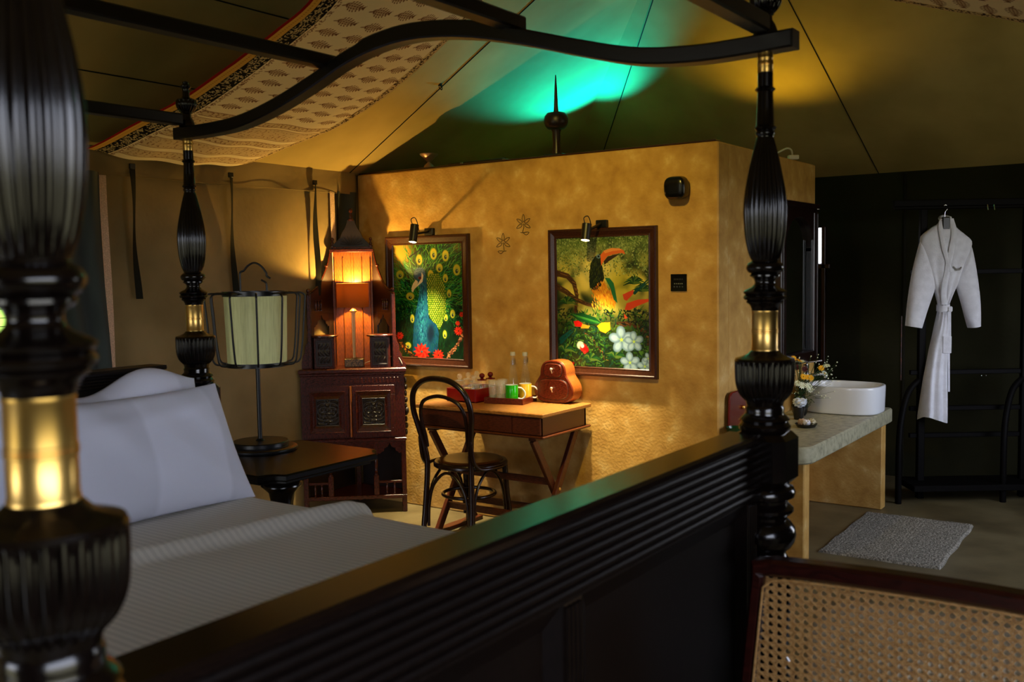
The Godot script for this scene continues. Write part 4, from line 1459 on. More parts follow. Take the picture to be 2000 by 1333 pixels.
# ---------------------------------------------------------------- desk and bentwood chair
func desk_set() -> void:
	var t := thing("writing_desk", Vector3(-3.3, 0, -4.59), 0, "small wooden writing desk with crossed legs and drawers against the yellow wall", "desk")
	var m := mb().box(Vector3(0, 0.769, 0), Vector3(0.9, 0.022, 0.52), 0.004)
	obj("desk_top", m, M.desk_top, t)
	m = mb()
	for q in [[0.0, -0.22, 0.86, 0.02], [0.0, 0.232, 0.86, 0.012]]:
		m.box(Vector3(q[0], 0.707, q[1]), Vector3(q[2], 0.102, q[3]), 0.002)
	for s in [-1, 1]:
		m.box(Vector3(s * 0.42, 0.707, 0.005), Vector3(0.02, 0.102, 0.466), 0.002)
	obj("apron", m, M.desk_x, t)
	for q in [[-0.427, -0.096], [-0.092, 0.236], [0.241, 0.427]]:
		m = mb().box(Vector3((q[0] + q[1]) / 2, 0.707, 0.242), Vector3(q[1] - q[0], 0.096, 0.012), 0.003)
		obj("drawer", m, M.desk_x, t)
	m = mb().box(Vector3(0, 0.649, 0), Vector3(0.9, 0.014, 0.51), 0.004)
	obj("lower_ledge", m, M.desk_x, t)
	for s in [-1, 1]:
		var x: float = s * 0.36
		m = mb().box(Vector3(x, 0.632, 0), Vector3(0.05, 0.02, 0.46), 0.003)
		obj("leg_rail", m, M.desk_x, t)
		m = mb().bar(Vector3(x - 0.014, 0.624, 0.2), Vector3(x - 0.014, 0.012, -0.2), 0.026, 0.045, Vector3.UP, 0.003)
		obj("leg", m, M.desk_y, t)
		m = mb().bar(Vector3(x + 0.014, 0.624, -0.2), Vector3(x + 0.014, 0.012, 0.2), 0.026, 0.045, Vector3.UP, 0.003)
		obj("leg", m, M.desk_y, t)
		m = mb().box(Vector3(x, 0.012, 0), Vector3(0.06, 0.024, 0.46), 0.003)
		obj("foot_bar", m, M.desk_x, t)
		m = mb().ball(Vector3(x + 0.03, 0.318, 0), Vector3(0.006, 0.009, 0.009), 12, 8)
		obj("bolt", m, M.brass, t)
	for q in [[0.36, 0.03], [0.16, 0.1], [0.16, -0.1]]:
		m = mb().box(Vector3(0, q[0], q[1]), Vector3(0.69, 0.04, 0.02), 0.003)
		obj("stretcher", m, M.desk_x, t)

	var c := thing("bentwood_chair", Vector3(-3.42, 0, -4.43), 0, "dark bentwood chair with round seat and double hooped back drawn up to the desk", "chair")
	m = mb().lathe(V2([0.0, 0.462, 0.185, 0.462, 0.19, 0.468, 0.18, 0.474, 0.15, 0.472, 0.0, 0.4665]), 48)
	obj("seat", m, M.seat, c)
	m = mb().lathe(V2([0.17, 0.43, 0.205, 0.43, 0.215, 0.437, 0.216, 0.452, 0.208, 0.463, 0.19, 0.467, 0.17, 0.467, 0.17, 0.43]), 48)
	obj("seat_ring", m, M.bent, c)
	var hoop := [Vector3(-0.175, 0.0, 0.24), Vector3(-0.168, 0.2, 0.215), Vector3(-0.158, 0.44, 0.2), Vector3(-0.165, 0.55, 0.21), Vector3(-0.19, 0.68, 0.235), Vector3(-0.207, 0.78, 0.255), Vector3(-0.185, 0.88, 0.275), Vector3(-0.11, 0.945, 0.287), Vector3(0.0, 0.965, 0.29)]
	var full := hoop.duplicate()
	for k in range(hoop.size() - 2, -1, -1):
		full.append(Vector3(-hoop[k].x, hoop[k].y, hoop[k].z))
	m = mb().tube(curve_pts(full, 6), 0.0165, 12)
	obj("back_hoop", m, M.bent, c)
	var inh := [Vector3(-0.15, 0.56, 0.206), Vector3(-0.15, 0.62, 0.218), Vector3(-0.16, 0.7, 0.236), Vector3(-0.155, 0.775, 0.252), Vector3(-0.115, 0.835, 0.266), Vector3(0.0, 0.865, 0.274)]
	full = inh.duplicate()
	for k in range(inh.size() - 2, -1, -1):
		full.append(Vector3(-inh[k].x, inh[k].y, inh[k].z))
	m = mb().tube(curve_pts(full, 6), 0.011, 10)
	obj("inner_hoop", m, M.bent, c)
	for s in [-1, 1]:
		m = mb().tube(curve_pts([Vector3(s * 0.182, 0.62, 0.232), Vector3(s * 0.185, 0.55, 0.222), Vector3(s * 0.187, 0.49, 0.205), Vector3(s * 0.2, 0.452, 0.16), Vector3(s * 0.222, 0.447, 0.08), Vector3(s * 0.226, 0.447, 0.0)], 6), 0.0105, 10)
		obj("side_brace", m, M.bent, c)
		m = mb().tube(curve_pts([Vector3(s * 0.145, 0.45, -0.135), Vector3(s * 0.152, 0.25, -0.15), Vector3(s * 0.165, 0.0, -0.185)], 5), [0.017, 0.017, 0.0168, 0.0165, 0.016, 0.0155, 0.015, 0.0145, 0.014, 0.0135, 0.013], 12)
		obj("front_leg", m, M.bent, c)
	var ring := []
	for k in 32:
		ring.append(Vector3(0.152 * cos(TAU * k / 32), 0.27, 0.152 * sin(TAU * k / 32) + 0.02))
	m = mb().tube(ring, 0.01, 10, true)
	obj("ring_stretcher", m, M.bent, c)
	var lg := [Vector3(-0.164, 0, 0.212), Vector3(0.164, 0, 0.212), Vector3(0.152, 0, -0.15), Vector3(-0.152, 0, -0.15)]
	for k in 4:
		var a: Vector3 = lg[k]
		var b: Vector3 = lg[(k + 1) % 4]
		var up := Vector3.UP
		m = mb().tube(curve_pts([a.lerp(b, 0.05) + up * 0.1, a.lerp(b, 0.07) + up * 0.22, a.lerp(b, 0.16) + up * 0.33, a.lerp(b, 0.34) + up * 0.4, a.lerp(b, 0.5) + up * 0.42, a.lerp(b, 0.66) + up * 0.4, a.lerp(b, 0.84) + up * 0.33, a.lerp(b, 0.93) + up * 0.22, a.lerp(b, 0.95) + up * 0.1], 4), 0.009, 9)
		obj("arched_brace", m, M.bent, c)

# ---------------------------------------------------------------- things on the desk
func desk_things() -> void:
	var y := 0.78
	# red box holding jars
	var b := thing("red_box", Vector3(-3.55, y, -4.66), 0, "open red lacquered box holding glass jars on the desk", "box")
	var red := mat(Color(0.5, 0.03, 0.035), 0.3)
	var m := mb()
	m.box(Vector3(0, 0.004, 0), Vector3(0.22, 0.008, 0.28), 0.001)
	for s in [-1, 1]:
		m.box(Vector3(s * 0.106, 0.04, 0), Vector3(0.008, 0.08, 0.28), 0.0015)
		m.box(Vector3(0, 0.04, s * 0.136), Vector3(0.204, 0.08, 0.008), 0.0015)
	obj("box_body", m, red, b)
	m = mb().box(Vector3(0, 0.036, 0), Vector3(0.004, 0.056, 0.262), 0.001)
	obj("divider", m, red, b)
	var jar0: Node3D
	var where := ["nearest the chair in the front corner of the red box", "middle of the left row in the red box", "at the wall end of the left row in the red box", "front of the right row in the red box beside the tray", "middle of the right row in the red box", "at the wall end of the right row in the red box"]
	var k := 0
	for cx in [-0.052, 0.052]:
		for cz in [0.085, 0.0, -0.085]:
			var lid_red: bool = cx > 0 and cz < 0.05
			var j := thing("glass_jar", Vector3(-3.55 + cx, y + 0.009, -4.66 + cz), 0, "%s glass jar %s" % ["red-topped" if lid_red else "clear ball-stoppered", where[k]], "jar", "jars in the red box")
			m = mb().lathe(V2([0.0, 0.0, 0.031, 0.0, 0.033, 0.006, 0.033, 0.085, 0.029, 0.096, 0.024, 0.101, 0.024, 0.108, 0.027, 0.111]), 24)
			obj("jar_body", m, M.jar_glass, j)
			m = mb().lathe(V2([0.0, 0.111, 0.029, 0.111, 0.029, 0.116, 0.012, 0.119, 0.009, 0.123]), 20)
			m.ball(Vector3(0, 0.138, 0), Vector3(0.017, 0.016, 0.017), 18, 12)
			var lm: Material = M.jar_glass
			if lid_red:
				lm = mat(Color(0.38, 0.04, 0.035), 0.2)
			obj("stopper", m, lm, j)
			m = mb().lathe(V2([0.0, 0.004, 0.029, 0.004, 0.029, 0.05 + 0.01 * (k % 3), 0.0, 0.052 + 0.01 * (k % 3)]), 20)
			obj("filling", m, mat([Color(0.35, 0.2, 0.1), Color(0.62, 0.5, 0.3), Color(0.3, 0.16, 0.08)][k % 3], 0.8), j)
			k += 1
	# tray
	var tr := thing("serving_tray", Vector3(-3.29, y, -4.66), 0.17, "low reddish wooden tray carrying tumblers and mugs on the desk", "tray")
	m = mb().box(Vector3(0, 0.004, 0), Vector3(0.25, 0.008, 0.2), 0.001)
	for s in [-1, 1]:
		m.box(Vector3(s * 0.121, 0.018, 0), Vector3(0.009, 0.036, 0.2), 0.0015)
		m.box(Vector3(0, 0.018, s * 0.096), Vector3(0.233, 0.036, 0.009), 0.0015)
	obj("tray_body", m, M.redwood, tr)
	for q in [[-0.085, 0.055, "left front glass tumbler on the tray next to the red box"], [-0.035, 0.06, "glass tumbler on the tray just left of the green mug"], [-0.06, -0.02, "rear glass tumbler on the tray behind the other two"]]:
		m = mb().lathe(V2([0.0, 0.0, 0.024, 0.0, 0.026, 0.004, 0.03, 0.125, 0.0285, 0.125, 0.0245, 0.012, 0.0, 0.012]), 24)
		var o := tag(obj("tumbler", m, M.jar_glass), q[2], "glass", "tumblers on the tray") as Node3D
		o.position = tr.transform * Vector3(q[0], 0.0085, q[1])
	for q in [[0.035, 0.055, Color(0.13, 0.62, 0.06), "bright green mug with white handle on the tray", 0.7], [0.083, -0.03, Color(0.9, 0.66, 0.16), "mustard yellow mug with large white handle behind the green mug", 0.5]]:
		var g := thing("mug", tr.transform * Vector3(q[0], 0.0085, q[1]), q[4], q[3], "mug")
		m = mb().lathe(V2([0.0, 0.0, 0.03, 0.0, 0.034, 0.004, 0.0375, 0.02, 0.0375, 0.1, 0.0365, 0.102]), 32)
		obj("mug_body", m, mat(q[2], 0.15), g)
		m = mb().lathe(V2([0.0365, 0.102, 0.0345, 0.1005, 0.0345, 0.012, 0.0, 0.01]), 32)
		obj("mug_lining", m, M.white, g)
		m = mb().tube(curve_pts([Vector3(0.036, 0.085, 0), Vector3(0.055, 0.082, 0), Vector3(0.075, 0.06, 0), Vector3(0.076, 0.035, 0), Vector3(0.06, 0.018, 0), Vector3(0.036, 0.022, 0)], 5), 0.0048, 8)
		obj("mug_handle", m, M.white, g)
	# water bottles
	for q in [[-3.375, -4.81, "left one of the two tall clear glass bottles behind the tray"], [-3.295, -4.825, "right one of the two tall clear glass bottles, nearer the drawer chest"]]:
		var o := thing("water_bottle", Vector3(q[0], y, q[1]), 0, q[2], "bottle", "glass bottles on the desk")
		m = mb().lathe(V2([0.0, 0.0, 0.036, 0.0, 0.04, 0.006, 0.04, 0.05, 0.034, 0.1, 0.022, 0.17, 0.0145, 0.205, 0.0125, 0.24, 0.0125, 0.262]), 28)
		obj("bottle_glass", m, M.glass, o)
		m = mb().lathe(V2([0.0, 0.012, 0.034, 0.012, 0.036, 0.05, 0.03, 0.1, 0.026, 0.125, 0.0, 0.125]), 28)
		var wm := mat(Color(0.9, 0.95, 0.93, 0.04), 0.05)
		wm.transparency = BaseMaterial3D.TRANSPARENCY_ALPHA
		obj("water", m, wm, o)
		m = mb().lathe(V2([0.0125, 0.262, 0.016, 0.262, 0.016, 0.28, 0.014, 0.284, 0.0, 0.284]), 20)
		obj("bottle_cap", m, mat(Color(0.75, 0.75, 0.72), 0.3), o)
	# gourd-shaped chest of two drawers
	var c := thing("drawer_chest", Vector3(-3.04, y, -4.79), 0.0, "gourd-shaped small wooden chest with two rounded drawers on the right of the desk", "chest")
	var half := [[0.0, 0.0], [0.06, 0.002], [0.095, 0.012], [0.122, 0.035], [0.134, 0.068], [0.13, 0.1], [0.115, 0.128], [0.1, 0.148], [0.09, 0.165], [0.088, 0.185], [0.082, 0.21], [0.068, 0.232], [0.042, 0.247], [0.0, 0.252]]
	var hv := []
	for q in half:
		hv.append(Vector3(q[0], q[1], 0))
	var sm := curve_pts(hv, 4)
	var pg := PackedVector2Array()
	for p in sm:
		pg.append(Vector2(p.x, p.y))
	for a in range(sm.size() - 2, 0, -1):
		pg.append(Vector2(-sm[a].x, sm[a].y))
	m = mb().prism(pg, -0.055, 0.045, 0.006, 0.5)
	obj("chest_body", m, M.lightwood, c)
	m = mb().prism(pg, 0.0445, 0.056, 0.006, 0.5)
	obj("front_board", m, M.redwood, c)
	for q in [[0.082, 0.103, 0.06], [0.193, 0.062, 0.04]]:
		var dr := PackedVector2Array()
		for a in 40:
			var t := TAU * a / 40
			var e := pow(pow(absf(cos(t)), 3.2) + pow(absf(sin(t)), 3.2), -1.0 / 3.2)
			dr.append(Vector2(q[1] * cos(t) * e, q[0] + q[2] * sin(t) * e))
		m = mb().prism(dr, 0.05, 0.0615, 0.004, 0.5)
		var rim := []
		for p in dr:
			rim.append(Vector3(p.x, p.y, 0.056))
		var d := obj("drawer", m, M.redwood, c)
		m = mb().tube(rim, 0.0022, 6, true)
		obj("drawer_bead", m, M.cab_dark, d)
		m = mb()
		m.x = Transform3D(Basis(Vector3.RIGHT, PI / 2), Vector3(0, q[0] + 0.008, 0.06))
		m.lathe(V2([0.0, 0.0, 0.004, 0.0, 0.004, 0.008, 0.0085, 0.012, 0.009, 0.017, 0.006, 0.021, 0.0, 0.022]), 14)
		m.x = Transform3D.IDENTITY
		m.tube([Vector3(0, q[0] + 0.004, 0.072), Vector3(0, q[0] - 0.016, 0.066)], [0.004, 0.0025], 8)
		obj("knob", m, mat(Color(0.85, 0.8, 0.7), 0.25, 0.6), d)

# ---------------------------------------------------------------- the two framed bird paintings
func peacock_texture() -> ImageTexture:
	var p := Paint.new(450, 760, Color(0.05, 0.13, 0.05), 11)
	var r := p.rng
	var U := func(x: float, y: float) -> Vector2: return Vector2((x - 88.0) / 617.0, (y - 155.0) / 1055.0)
	# ochre corners, then green plumes fanning out from the breast
	p.blob(0.12, 0.06, 0.3, 0.34, 0, Color(0.72, 0.56, 0.2), 0.9, 0.8)
	p.blob(0.05, 0.3, 0.1, 0.3, 0, Color(0.6, 0.45, 0.12), 0.7, 0.8)
	p.blob(0.95, 0.03, 0.16, 0.12, 0, Color(0.5, 0.32, 0.1), 0.7, 0.8)
	p.blob(0.04, 0.92, 0.12, 0.2, 0, Color(0.45, 0.1, 0.06), 0.8, 0.8)
	var greens := [Color(0.08, 0.36, 0.12), Color(0.14, 0.52, 0.18), Color(0.28, 0.58, 0.18), Color(0.03, 0.2, 0.08), Color(0.06, 0.44, 0.3), Color(0.46, 0.64, 0.26)]
	for k in 2600:
		var a := r.randf_range(-3.5, 0.4)
		var d := r.randf_range(0.15, 1.25)
		var o := Vector2(0.48 + cos(a) * d * 0.75, 0.55 + sin(a) * d * 0.62)
		if o.x < 0.2 and o.y < 0.2 and r.randf() < 0.75:
			continue
		var b := a + r.randf_range(-0.7, 0.7)
		var l := r.randf_range(0.04, 0.11)
		p.stroke([o, o + Vector2(cos(b) * l, sin(b) * l * 0.6), o + Vector2(cos(b + 0.25) * l * 1.8, sin(b + 0.25) * l * 1.1)], 0.008, 0.003, greens[r.randi() % 6], 0.65)
	for k in 800:
		var o := Vector2(r.randf(), r.randf_range(0.55, 1.0))
		p.stroke([o, o + Vector2(r.randf_range(-0.05, 0.05), -0.05)], 0.012, 0.003, [Color(0.02, 0.09, 0.05), Color(0.05, 0.22, 0.1), Color(0.03, 0.15, 0.1)][r.randi() % 3], 0.6)
	# train feathers' eyes
	for e in [[455, 245, 34, 62], [560, 265, 34, 60], [505, 375, 34, 46], [655, 395, 36, 60], [425, 430, 30, 42], [555, 470, 26, 46], [585, 610, 22, 42], [145, 430, 42, 46], [235, 635, 44, 42], [250, 845, 22, 46], [612, 795, 24, 46], [552, 830, 20, 36], [540, 985, 20, 44], [205, 1100, 32, 36], [325, 295, 33, 58]]:
		var c: Vector2 = U.call(e[0], e[1])
		var rx: float = e[2] / 617.0
		var ry: float = e[3] / 617.0
		p.blob(c.x, c.y, rx * 1.5, ry * 1.4, 0, Color(0.24, 0.4, 0.1), 0.6, 0.6)
		p.blob(c.x, c.y, rx, ry, 0, Color(0.72, 0.66, 0.16), 1.0, 0.3)
		p.blob(c.x, c.y + 0.008, rx * 0.62, ry * 0.6, 0, Color(0.55, 0.62, 0.25), 0.9, 0.4)
		p.blob(c.x, c.y + 0.012, rx * 0.36, ry * 0.36, 0, Color(0.05, 0.1, 0.16), 1.0, 0.4)
		p.blob(c.x + 0.006, c.y + 0.008, rx * 0.12, ry * 0.12, 0, Color(0.85, 0.85, 0.6), 0.9, 0.4)
	# scaly golden green back
	var back := []
	for q in [[395, 470], [430, 425], [500, 425], [545, 530], [560, 640], [548, 800], [495, 945], [440, 880], [398, 790], [390, 600]]:
		back.append(U.call(q[0], q[1]))
	p.fill(back, Color(0.28, 0.42, 0.08))
	for row in 26:
		for col in 9:
			var x := 396 + col * 19 + (9 if row % 2 else 0)
			var y := 440 + row * 19
			var c: Vector2 = U.call(x, y)
			if Geometry2D.is_point_in_polygon(c, PackedVector2Array(back)):
				var gone := r.randf_range(-0.004, 0.004)
				p.blob(c.x + gone, c.y, 0.019, 0.024, 0, Color(0.2, 0.3, 0.05), 0.85, 0.4)
				p.blob(c.x + gone, c.y - 0.004, 0.015, 0.015, 0, Color(0.58, 0.68, 0.2).lerp(Color(0.74, 0.72, 0.2), r.randf()), 0.8, 0.7)
				if r.randf() < 0.5:
					p.stroke([c, c + Vector2(gone, 0.012)], 0.006, 0.003, Color(0.82, 0.84, 0.42), 0.6)
	# neck and breast
	var neck := []
	for q in [[285, 400], [335, 365], [380, 410], [390, 520], [392, 700], [402, 840], [470, 900], [488, 980], [470, 1160], [245, 1160], [262, 900], [280, 800], [305, 680], [330, 545], [300, 500], [270, 460]]:
		neck.append(U.call(q[0], q[1]))
	p.fill(neck, Color(0.06, 0.25, 0.36))
	for k in 900:
		var o := Vector2(r.randf_range(0.24, 0.66), r.randf_range(0.2, 0.96))
		if Geometry2D.is_point_in_polygon(o, PackedVector2Array(neck)):
			var lit := clampf(1.0 - absf(o.x - 0.40) * 7.0, 0.0, 1.0)
			var c := Color(0.03, 0.12, 0.22).lerp(Color(0.22, 0.52, 0.62), lit).lerp(Color(0.08, 0.42, 0.36), r.randf() * 0.6)
			p.stroke([o, o + Vector2(r.randf_range(-0.012, 0.012), 0.03)], 0.012, 0.003, c, 0.6)
	p.blob(0.53, 0.78, 0.075, 0.2, 0.1, Color(0.05, 0.07, 0.12), 0.7, 0.7)
	# head, cheek, eye, bill, crest
	var hd: Vector2 = U.call(325, 420)
	p.blob(hd.x, hd.y, 0.095, 0.1, 0, Color(0.2, 0.34, 0.46), 1.0, 0.3)
	for k in 160:
		p.blob(hd.x + r.randf_range(-0.08, 0.08), hd.y + r.randf_range(-0.05, 0.02), 0.006, 0.004, 0, Color(0.5, 0.62, 0.68), 0.6, 0.5)
	var face := []
	for q in [[345, 410], [360, 440], [352, 500], [300, 545], [285, 560], [320, 500], [340, 470]]:
		face.append(U.call(q[0], q[1]))
	p.fill(face, Color(0.88, 0.8, 0.66))
	var bill := []
	for q in [[262, 520], [290, 480], [310, 500], [300, 545], [275, 570], [262, 600], [250, 590], [248, 560]]:
		bill.append(U.call(q[0], q[1]))
	p.fill(bill, Color(0.86, 0.76, 0.56))
	var ey: Vector2 = U.call(328, 465)
	p.blob(ey.x, ey.y, 0.026, 0.026, 0, Color(0.5, 0.1, 0.05), 1, 0.3)
	p.blob(ey.x, ey.y, 0.013, 0.013, 0, Color(0.02, 0.02, 0.02), 1, 0.3)
	for k in 8:
		var a: Vector2 = U.call(320, 375)
		var b: Vector2 = U.call(240 + k * 15, 265 - k * 10)
		p.stroke([a, a.lerp(b, 0.5) + Vector2(-0.02, 0.0), b], 0.004, 0.004, Color(0.12, 0.1, 0.2), 0.6)
		p.blob(b.x, b.y, 0.02, 0.014, -0.7, Color(0.13, 0.1, 0.2), 0.9, 0.4)
	# flowers
	for f in [[330, 1155, 82], [478, 1180, 56], [130, 1010, 40], [660, 950, 44], [690, 800, 26], [655, 880, 24]]:
		var c: Vector2 = U.call(f[0], f[1])
		var s: float = f[2] / 617.0
		for ring in 4:
			for k in 12:
				var a := TAU * k / 12 + ring * 0.26
				var q := s * (1.0 - ring * 0.23)
				p.blob(c.x + cos(a) * q * 0.6, c.y + sin(a) * q * 0.4, q * 0.4, q * 0.14, a, Color(0.7, 0.08, 0.05) if (k + ring) % 2 else Color(0.86, 0.2, 0.1), 0.9, 0.3)
	for k in 90:
		var t := r.randf()
		var c: Vector2 = U.call(lerpf(560, 700, t) + r.randf_range(-14, 14), lerpf(1200, 990, t) + r.randf_range(-14, 14))
		p.blob(c.x, c.y, 0.014, 0.014, 0, [Color(0.55, 0.32, 0.2), Color(0.72, 0.48, 0.3), Color(0.3, 0.14, 0.1)][k % 3], 0.9, 0.4)
		c = U.call(lerpf(110, 240, t) + r.randf_range(-18, 18), lerpf(1050, 1200, t) + r.randf_range(-18, 18))
		p.blob(c.x, c.y, 0.013, 0.013, 0, [Color(0.6, 0.36, 0.1), Color(0.3, 0.1, 0.06), Color(0.1, 0.07, 0.05)][k % 3], 0.9, 0.4)
	return p.tex()

func toucan_texture() -> ImageTexture:
	var p := Paint.new(480, 620, Color(0.12, 0.17, 0.06), 21)
	var r := p.rng
	var U := func(x: float, y: float) -> Vector2: return Vector2((x - 105.0) / 700.0, (y - 190.0) / 1050.0)
	for k in 260:
		var y := r.randf()
		var c := Color(0.48, 0.56, 0.3).lerp(Color(0.88, 0.8, 0.34), smoothstep(0.05, 0.3, y)).lerp(Color(0.1, 0.16, 0.06), smoothstep(0.45, 0.75, y))
		p.blob(r.randf(), y, r.randf_range(0.05, 0.2), r.randf_range(0.04, 0.12), r.randf() * 3, c, 0.5, 0.8)
	p.blob(0.42, 0.26, 0.34, 0.32, 0, Color(0.95, 0.88, 0.5), 0.8, 0.9)
	p.blob(0.72, 0.36, 0.26, 0.24, 0, Color(0.72, 0.7, 0.16), 0.6, 0.9)
	# canopy leaves along the top
	for k in 1500:
		var o := Vector2(r.randf(), pow(r.randf(), 1.6) * 0.3)
		p.blob(o.x, o.y, r.randf_range(0.006, 0.018), 0.006, r.randf() * 3.0, [Color(0.3, 0.42, 0.18), Color(0.52, 0.62, 0.36), Color(0.7, 0.76, 0.5), Color(0.2, 0.3, 0.12)][r.randi() % 4], 0.7, 0.4)
	# trunks on the left
	for b in [[[105, 475], [190, 500], [240, 560], [262, 660], [250, 790], [0.06, 0.03]], [[105, 585], [180, 630], [250, 690], [330, 725], [395, 745], [0.055, 0.03]], [[560, 890], [680, 880], [760, 930], [800, 1000], [805, 1100], [0.05, 0.05]], [[310, 960], [370, 1010], [420, 1080], [470, 1150], [480, 1180], [0.02, 0.03]]]:
		var pts := []
		for k in 5:
			pts.append(U.call(b[k][0], b[k][1]))
		var w: Array = b[5]
		p.stroke(pts, w[0], w[1], Color(0.28, 0.17, 0.08), 1.0)
		for k in 40:
			var t := r.randf() * 3.99
			var q: Vector2 = (pts[int(t)] as Vector2).lerp(pts[int(t) + 1], t - int(t))
			p.stroke([q + Vector2(-0.01, -0.008), q + Vector2(0.03, 0.004)], 0.008, 0.004, [Color(0.5, 0.34, 0.15), Color(0.16, 0.1, 0.06)][k % 2], 0.6)
	# foliage below
	for k in 900:
		var o := Vector2(r.randf(), r.randf_range(0.55, 1.0))
		var a := r.randf() * TAU
		p.stroke([o, o + Vector2(cos(a), sin(a) * 0.7) * r.randf_range(0.02, 0.08)], 0.014, 0.003, [Color(0.06, 0.14, 0.05), Color(0.16, 0.32, 0.08), Color(0.04, 0.1, 0.06), Color(0.26, 0.4, 0.12), Color(0.08, 0.22, 0.16)][r.randi() % 5], 0.7)
	for f in [[170, 1110], [370, 1180], [700, 560], [560, 1150], [190, 720], [760, 620], [240, 900]]:
		var c: Vector2 = U.call(f[0], f[1])
		for k in 9:
			var a := PI + PI * k / 8.0
			p.stroke([c, c + Vector2(cos(a) * 0.06, sin(a) * 0.05), c + Vector2(cos(a) * 0.12, sin(a) * 0.06 + 0.02)], 0.03, 0.004, [Color(0.06, 0.2, 0.1), Color(0.12, 0.3, 0.12), Color(0.3, 0.4, 0.14)][k % 3], 0.85)
	var poly := func(l: Array, c: Color, a: float) -> PackedVector2Array:
		var o := []
		for k in l.size() / 2:
			o.append(U.call(l[2 * k], l[2 * k + 1]))
		p.fill(o, c, a)
		return PackedVector2Array(o)
	# bird with the big bill
	poly.call([370, 610, 470, 530, 500, 600, 560, 700, 550, 765, 480, 740, 420, 690], Color(0.85, 0.55, 0.1), 1.0)
	var body: PackedVector2Array = poly.call([448, 320, 405, 345, 372, 400, 360, 500, 362, 590, 395, 615, 440, 600, 475, 520, 462, 430, 450, 390], Color(0.09, 0.12, 0.07), 1.0)
	for k in 260:
		var o: Vector2 = U.call(r.randf_range(355, 480), r.randf_range(320, 620))
		if Geometry2D.is_point_in_polygon(o, body):
			p.stroke([o, o + Vector2(-0.008, 0.02)], 0.009, 0.003, [Color(0.18, 0.24, 0.12), Color(0.06, 0.08, 0.06), Color(0.26, 0.3, 0.1)][k % 3], 0.6)
	for k in 200:
		var o: Vector2 = U.call(r.randf_range(375, 555), r.randf_range(540, 760))
		if o.y > 0.33 + absf(o.x - 0.5) * 0.6:
			p.stroke([o, o + Vector2(0.01, 0.02)], 0.01, 0.003, [Color(0.92, 0.7, 0.2), Color(0.76, 0.36, 0.08), Color(0.9, 0.6, 0.12)][k % 3], 0.45)
	poly.call([446, 335, 475, 300, 530, 280, 590, 285, 622, 302, 634, 334, 605, 322, 545, 332, 500, 345, 470, 385, 452, 420], Color(0.86, 0.4, 0.14), 1.0)
	poly.call([470, 300, 530, 281, 590, 286, 615, 298, 540, 305, 480, 322], Color(0.94, 0.62, 0.3), 0.8)
	poly.call([470, 388, 500, 350, 550, 334, 590, 330, 560, 352, 510, 385, 478, 412], Color(0.2, 0.14, 0.08), 1.0)
	var e: Vector2 = U.call(432, 345)
	p.blob(e.x, e.y, 0.03, 0.026, 0.4, Color(0.4, 0.52, 0.6), 1.0, 0.4)
	p.blob(e.x, e.y, 0.012, 0.012, 0, Color(0.03, 0.03, 0.03), 1.0, 0.3)
	poly.call([478, 515, 515, 520, 545, 560, 560, 640, 572, 720, 545, 690, 520, 600], Color(0.1, 0.42, 0.26), 0.95)
	# other birds
	poly.call([205, 810, 300, 800, 400, 835, 450, 880, 380, 890, 270, 860], Color(0.05, 0.24, 0.1), 1.0)
	for k in 26:
		var a: Vector2 = U.call(220 + k * 8, 808 + k * 2.4)
		p.stroke([a, a + Vector2(0.06, 0.03)], 0.006, 0.003, Color(0.2, 0.45, 0.15), 0.7)
	poly.call([232, 870, 270, 862, 305, 885, 290, 915, 245, 912], Color(0.75, 0.08, 0.05), 1.0)
	poly.call([300, 890, 360, 905, 350, 925, 290, 925], Color(0.85, 0.5, 0.1), 1.0)
	poly.call([415, 905, 450, 875, 515, 872, 518, 930, 480, 962, 440, 945], Color(0.92, 0.58, 0.08), 1.0)
	poly.call([612, 650, 690, 612, 695, 640, 640, 700, 620, 690], Color(0.8, 0.26, 0.12), 1.0)
	poly.call([625, 770, 640, 720, 720, 690, 800, 685, 800, 705, 720, 740, 660, 775], Color(0.84, 0.27, 0.12), 1.0)
	poly.call([618, 800, 650, 835, 625, 845], Color(0.8, 0.3, 0.14), 1.0)
	for s in [[700, 640, 800, 530], [125, 1020, 235, 925], [710, 620, 800, 555], [130, 1050, 230, 950]]:
		p.stroke([U.call(s[0], s[1]), U.call(s[2], s[3])], 0.03, 0.008, Color(0.04, 0.26, 0.24), 0.9)
	# pale blossoms, a rosebud and red dots
	for f in [[600, 1010, 95, 5], [692, 1022, 72, 5], [662, 1190, 74, 5], [770, 1215, 60, 5], [795, 1150, 40, 4]]:
		var c: Vector2 = U.call(f[0], f[1])
		var s: float = f[2] / 700.0
		for k in f[3]:
			var a: float = TAU * k / f[3] - 0.4
			var q := c + Vector2(cos(a) * s * 0.55, sin(a) * s * 0.55 * 480.0 / 620.0)
			p.blob(q.x, q.y, s * 0.52, s * 0.4, a, Color(0.38, 0.48, 0.55), 1.0, 0.2)
			p.blob(q.x, q.y, s * 0.44, s * 0.32, a, Color(0.58, 0.68, 0.74), 0.9, 0.6)
			p.stroke([c, q], 0.006, 0.003, Color(0.55, 0.68, 0.5), 0.7)
		p.blob(c.x, c.y, s * 0.16, s * 0.16, 0, Color(0.62, 0.72, 0.3), 1.0, 0.5)
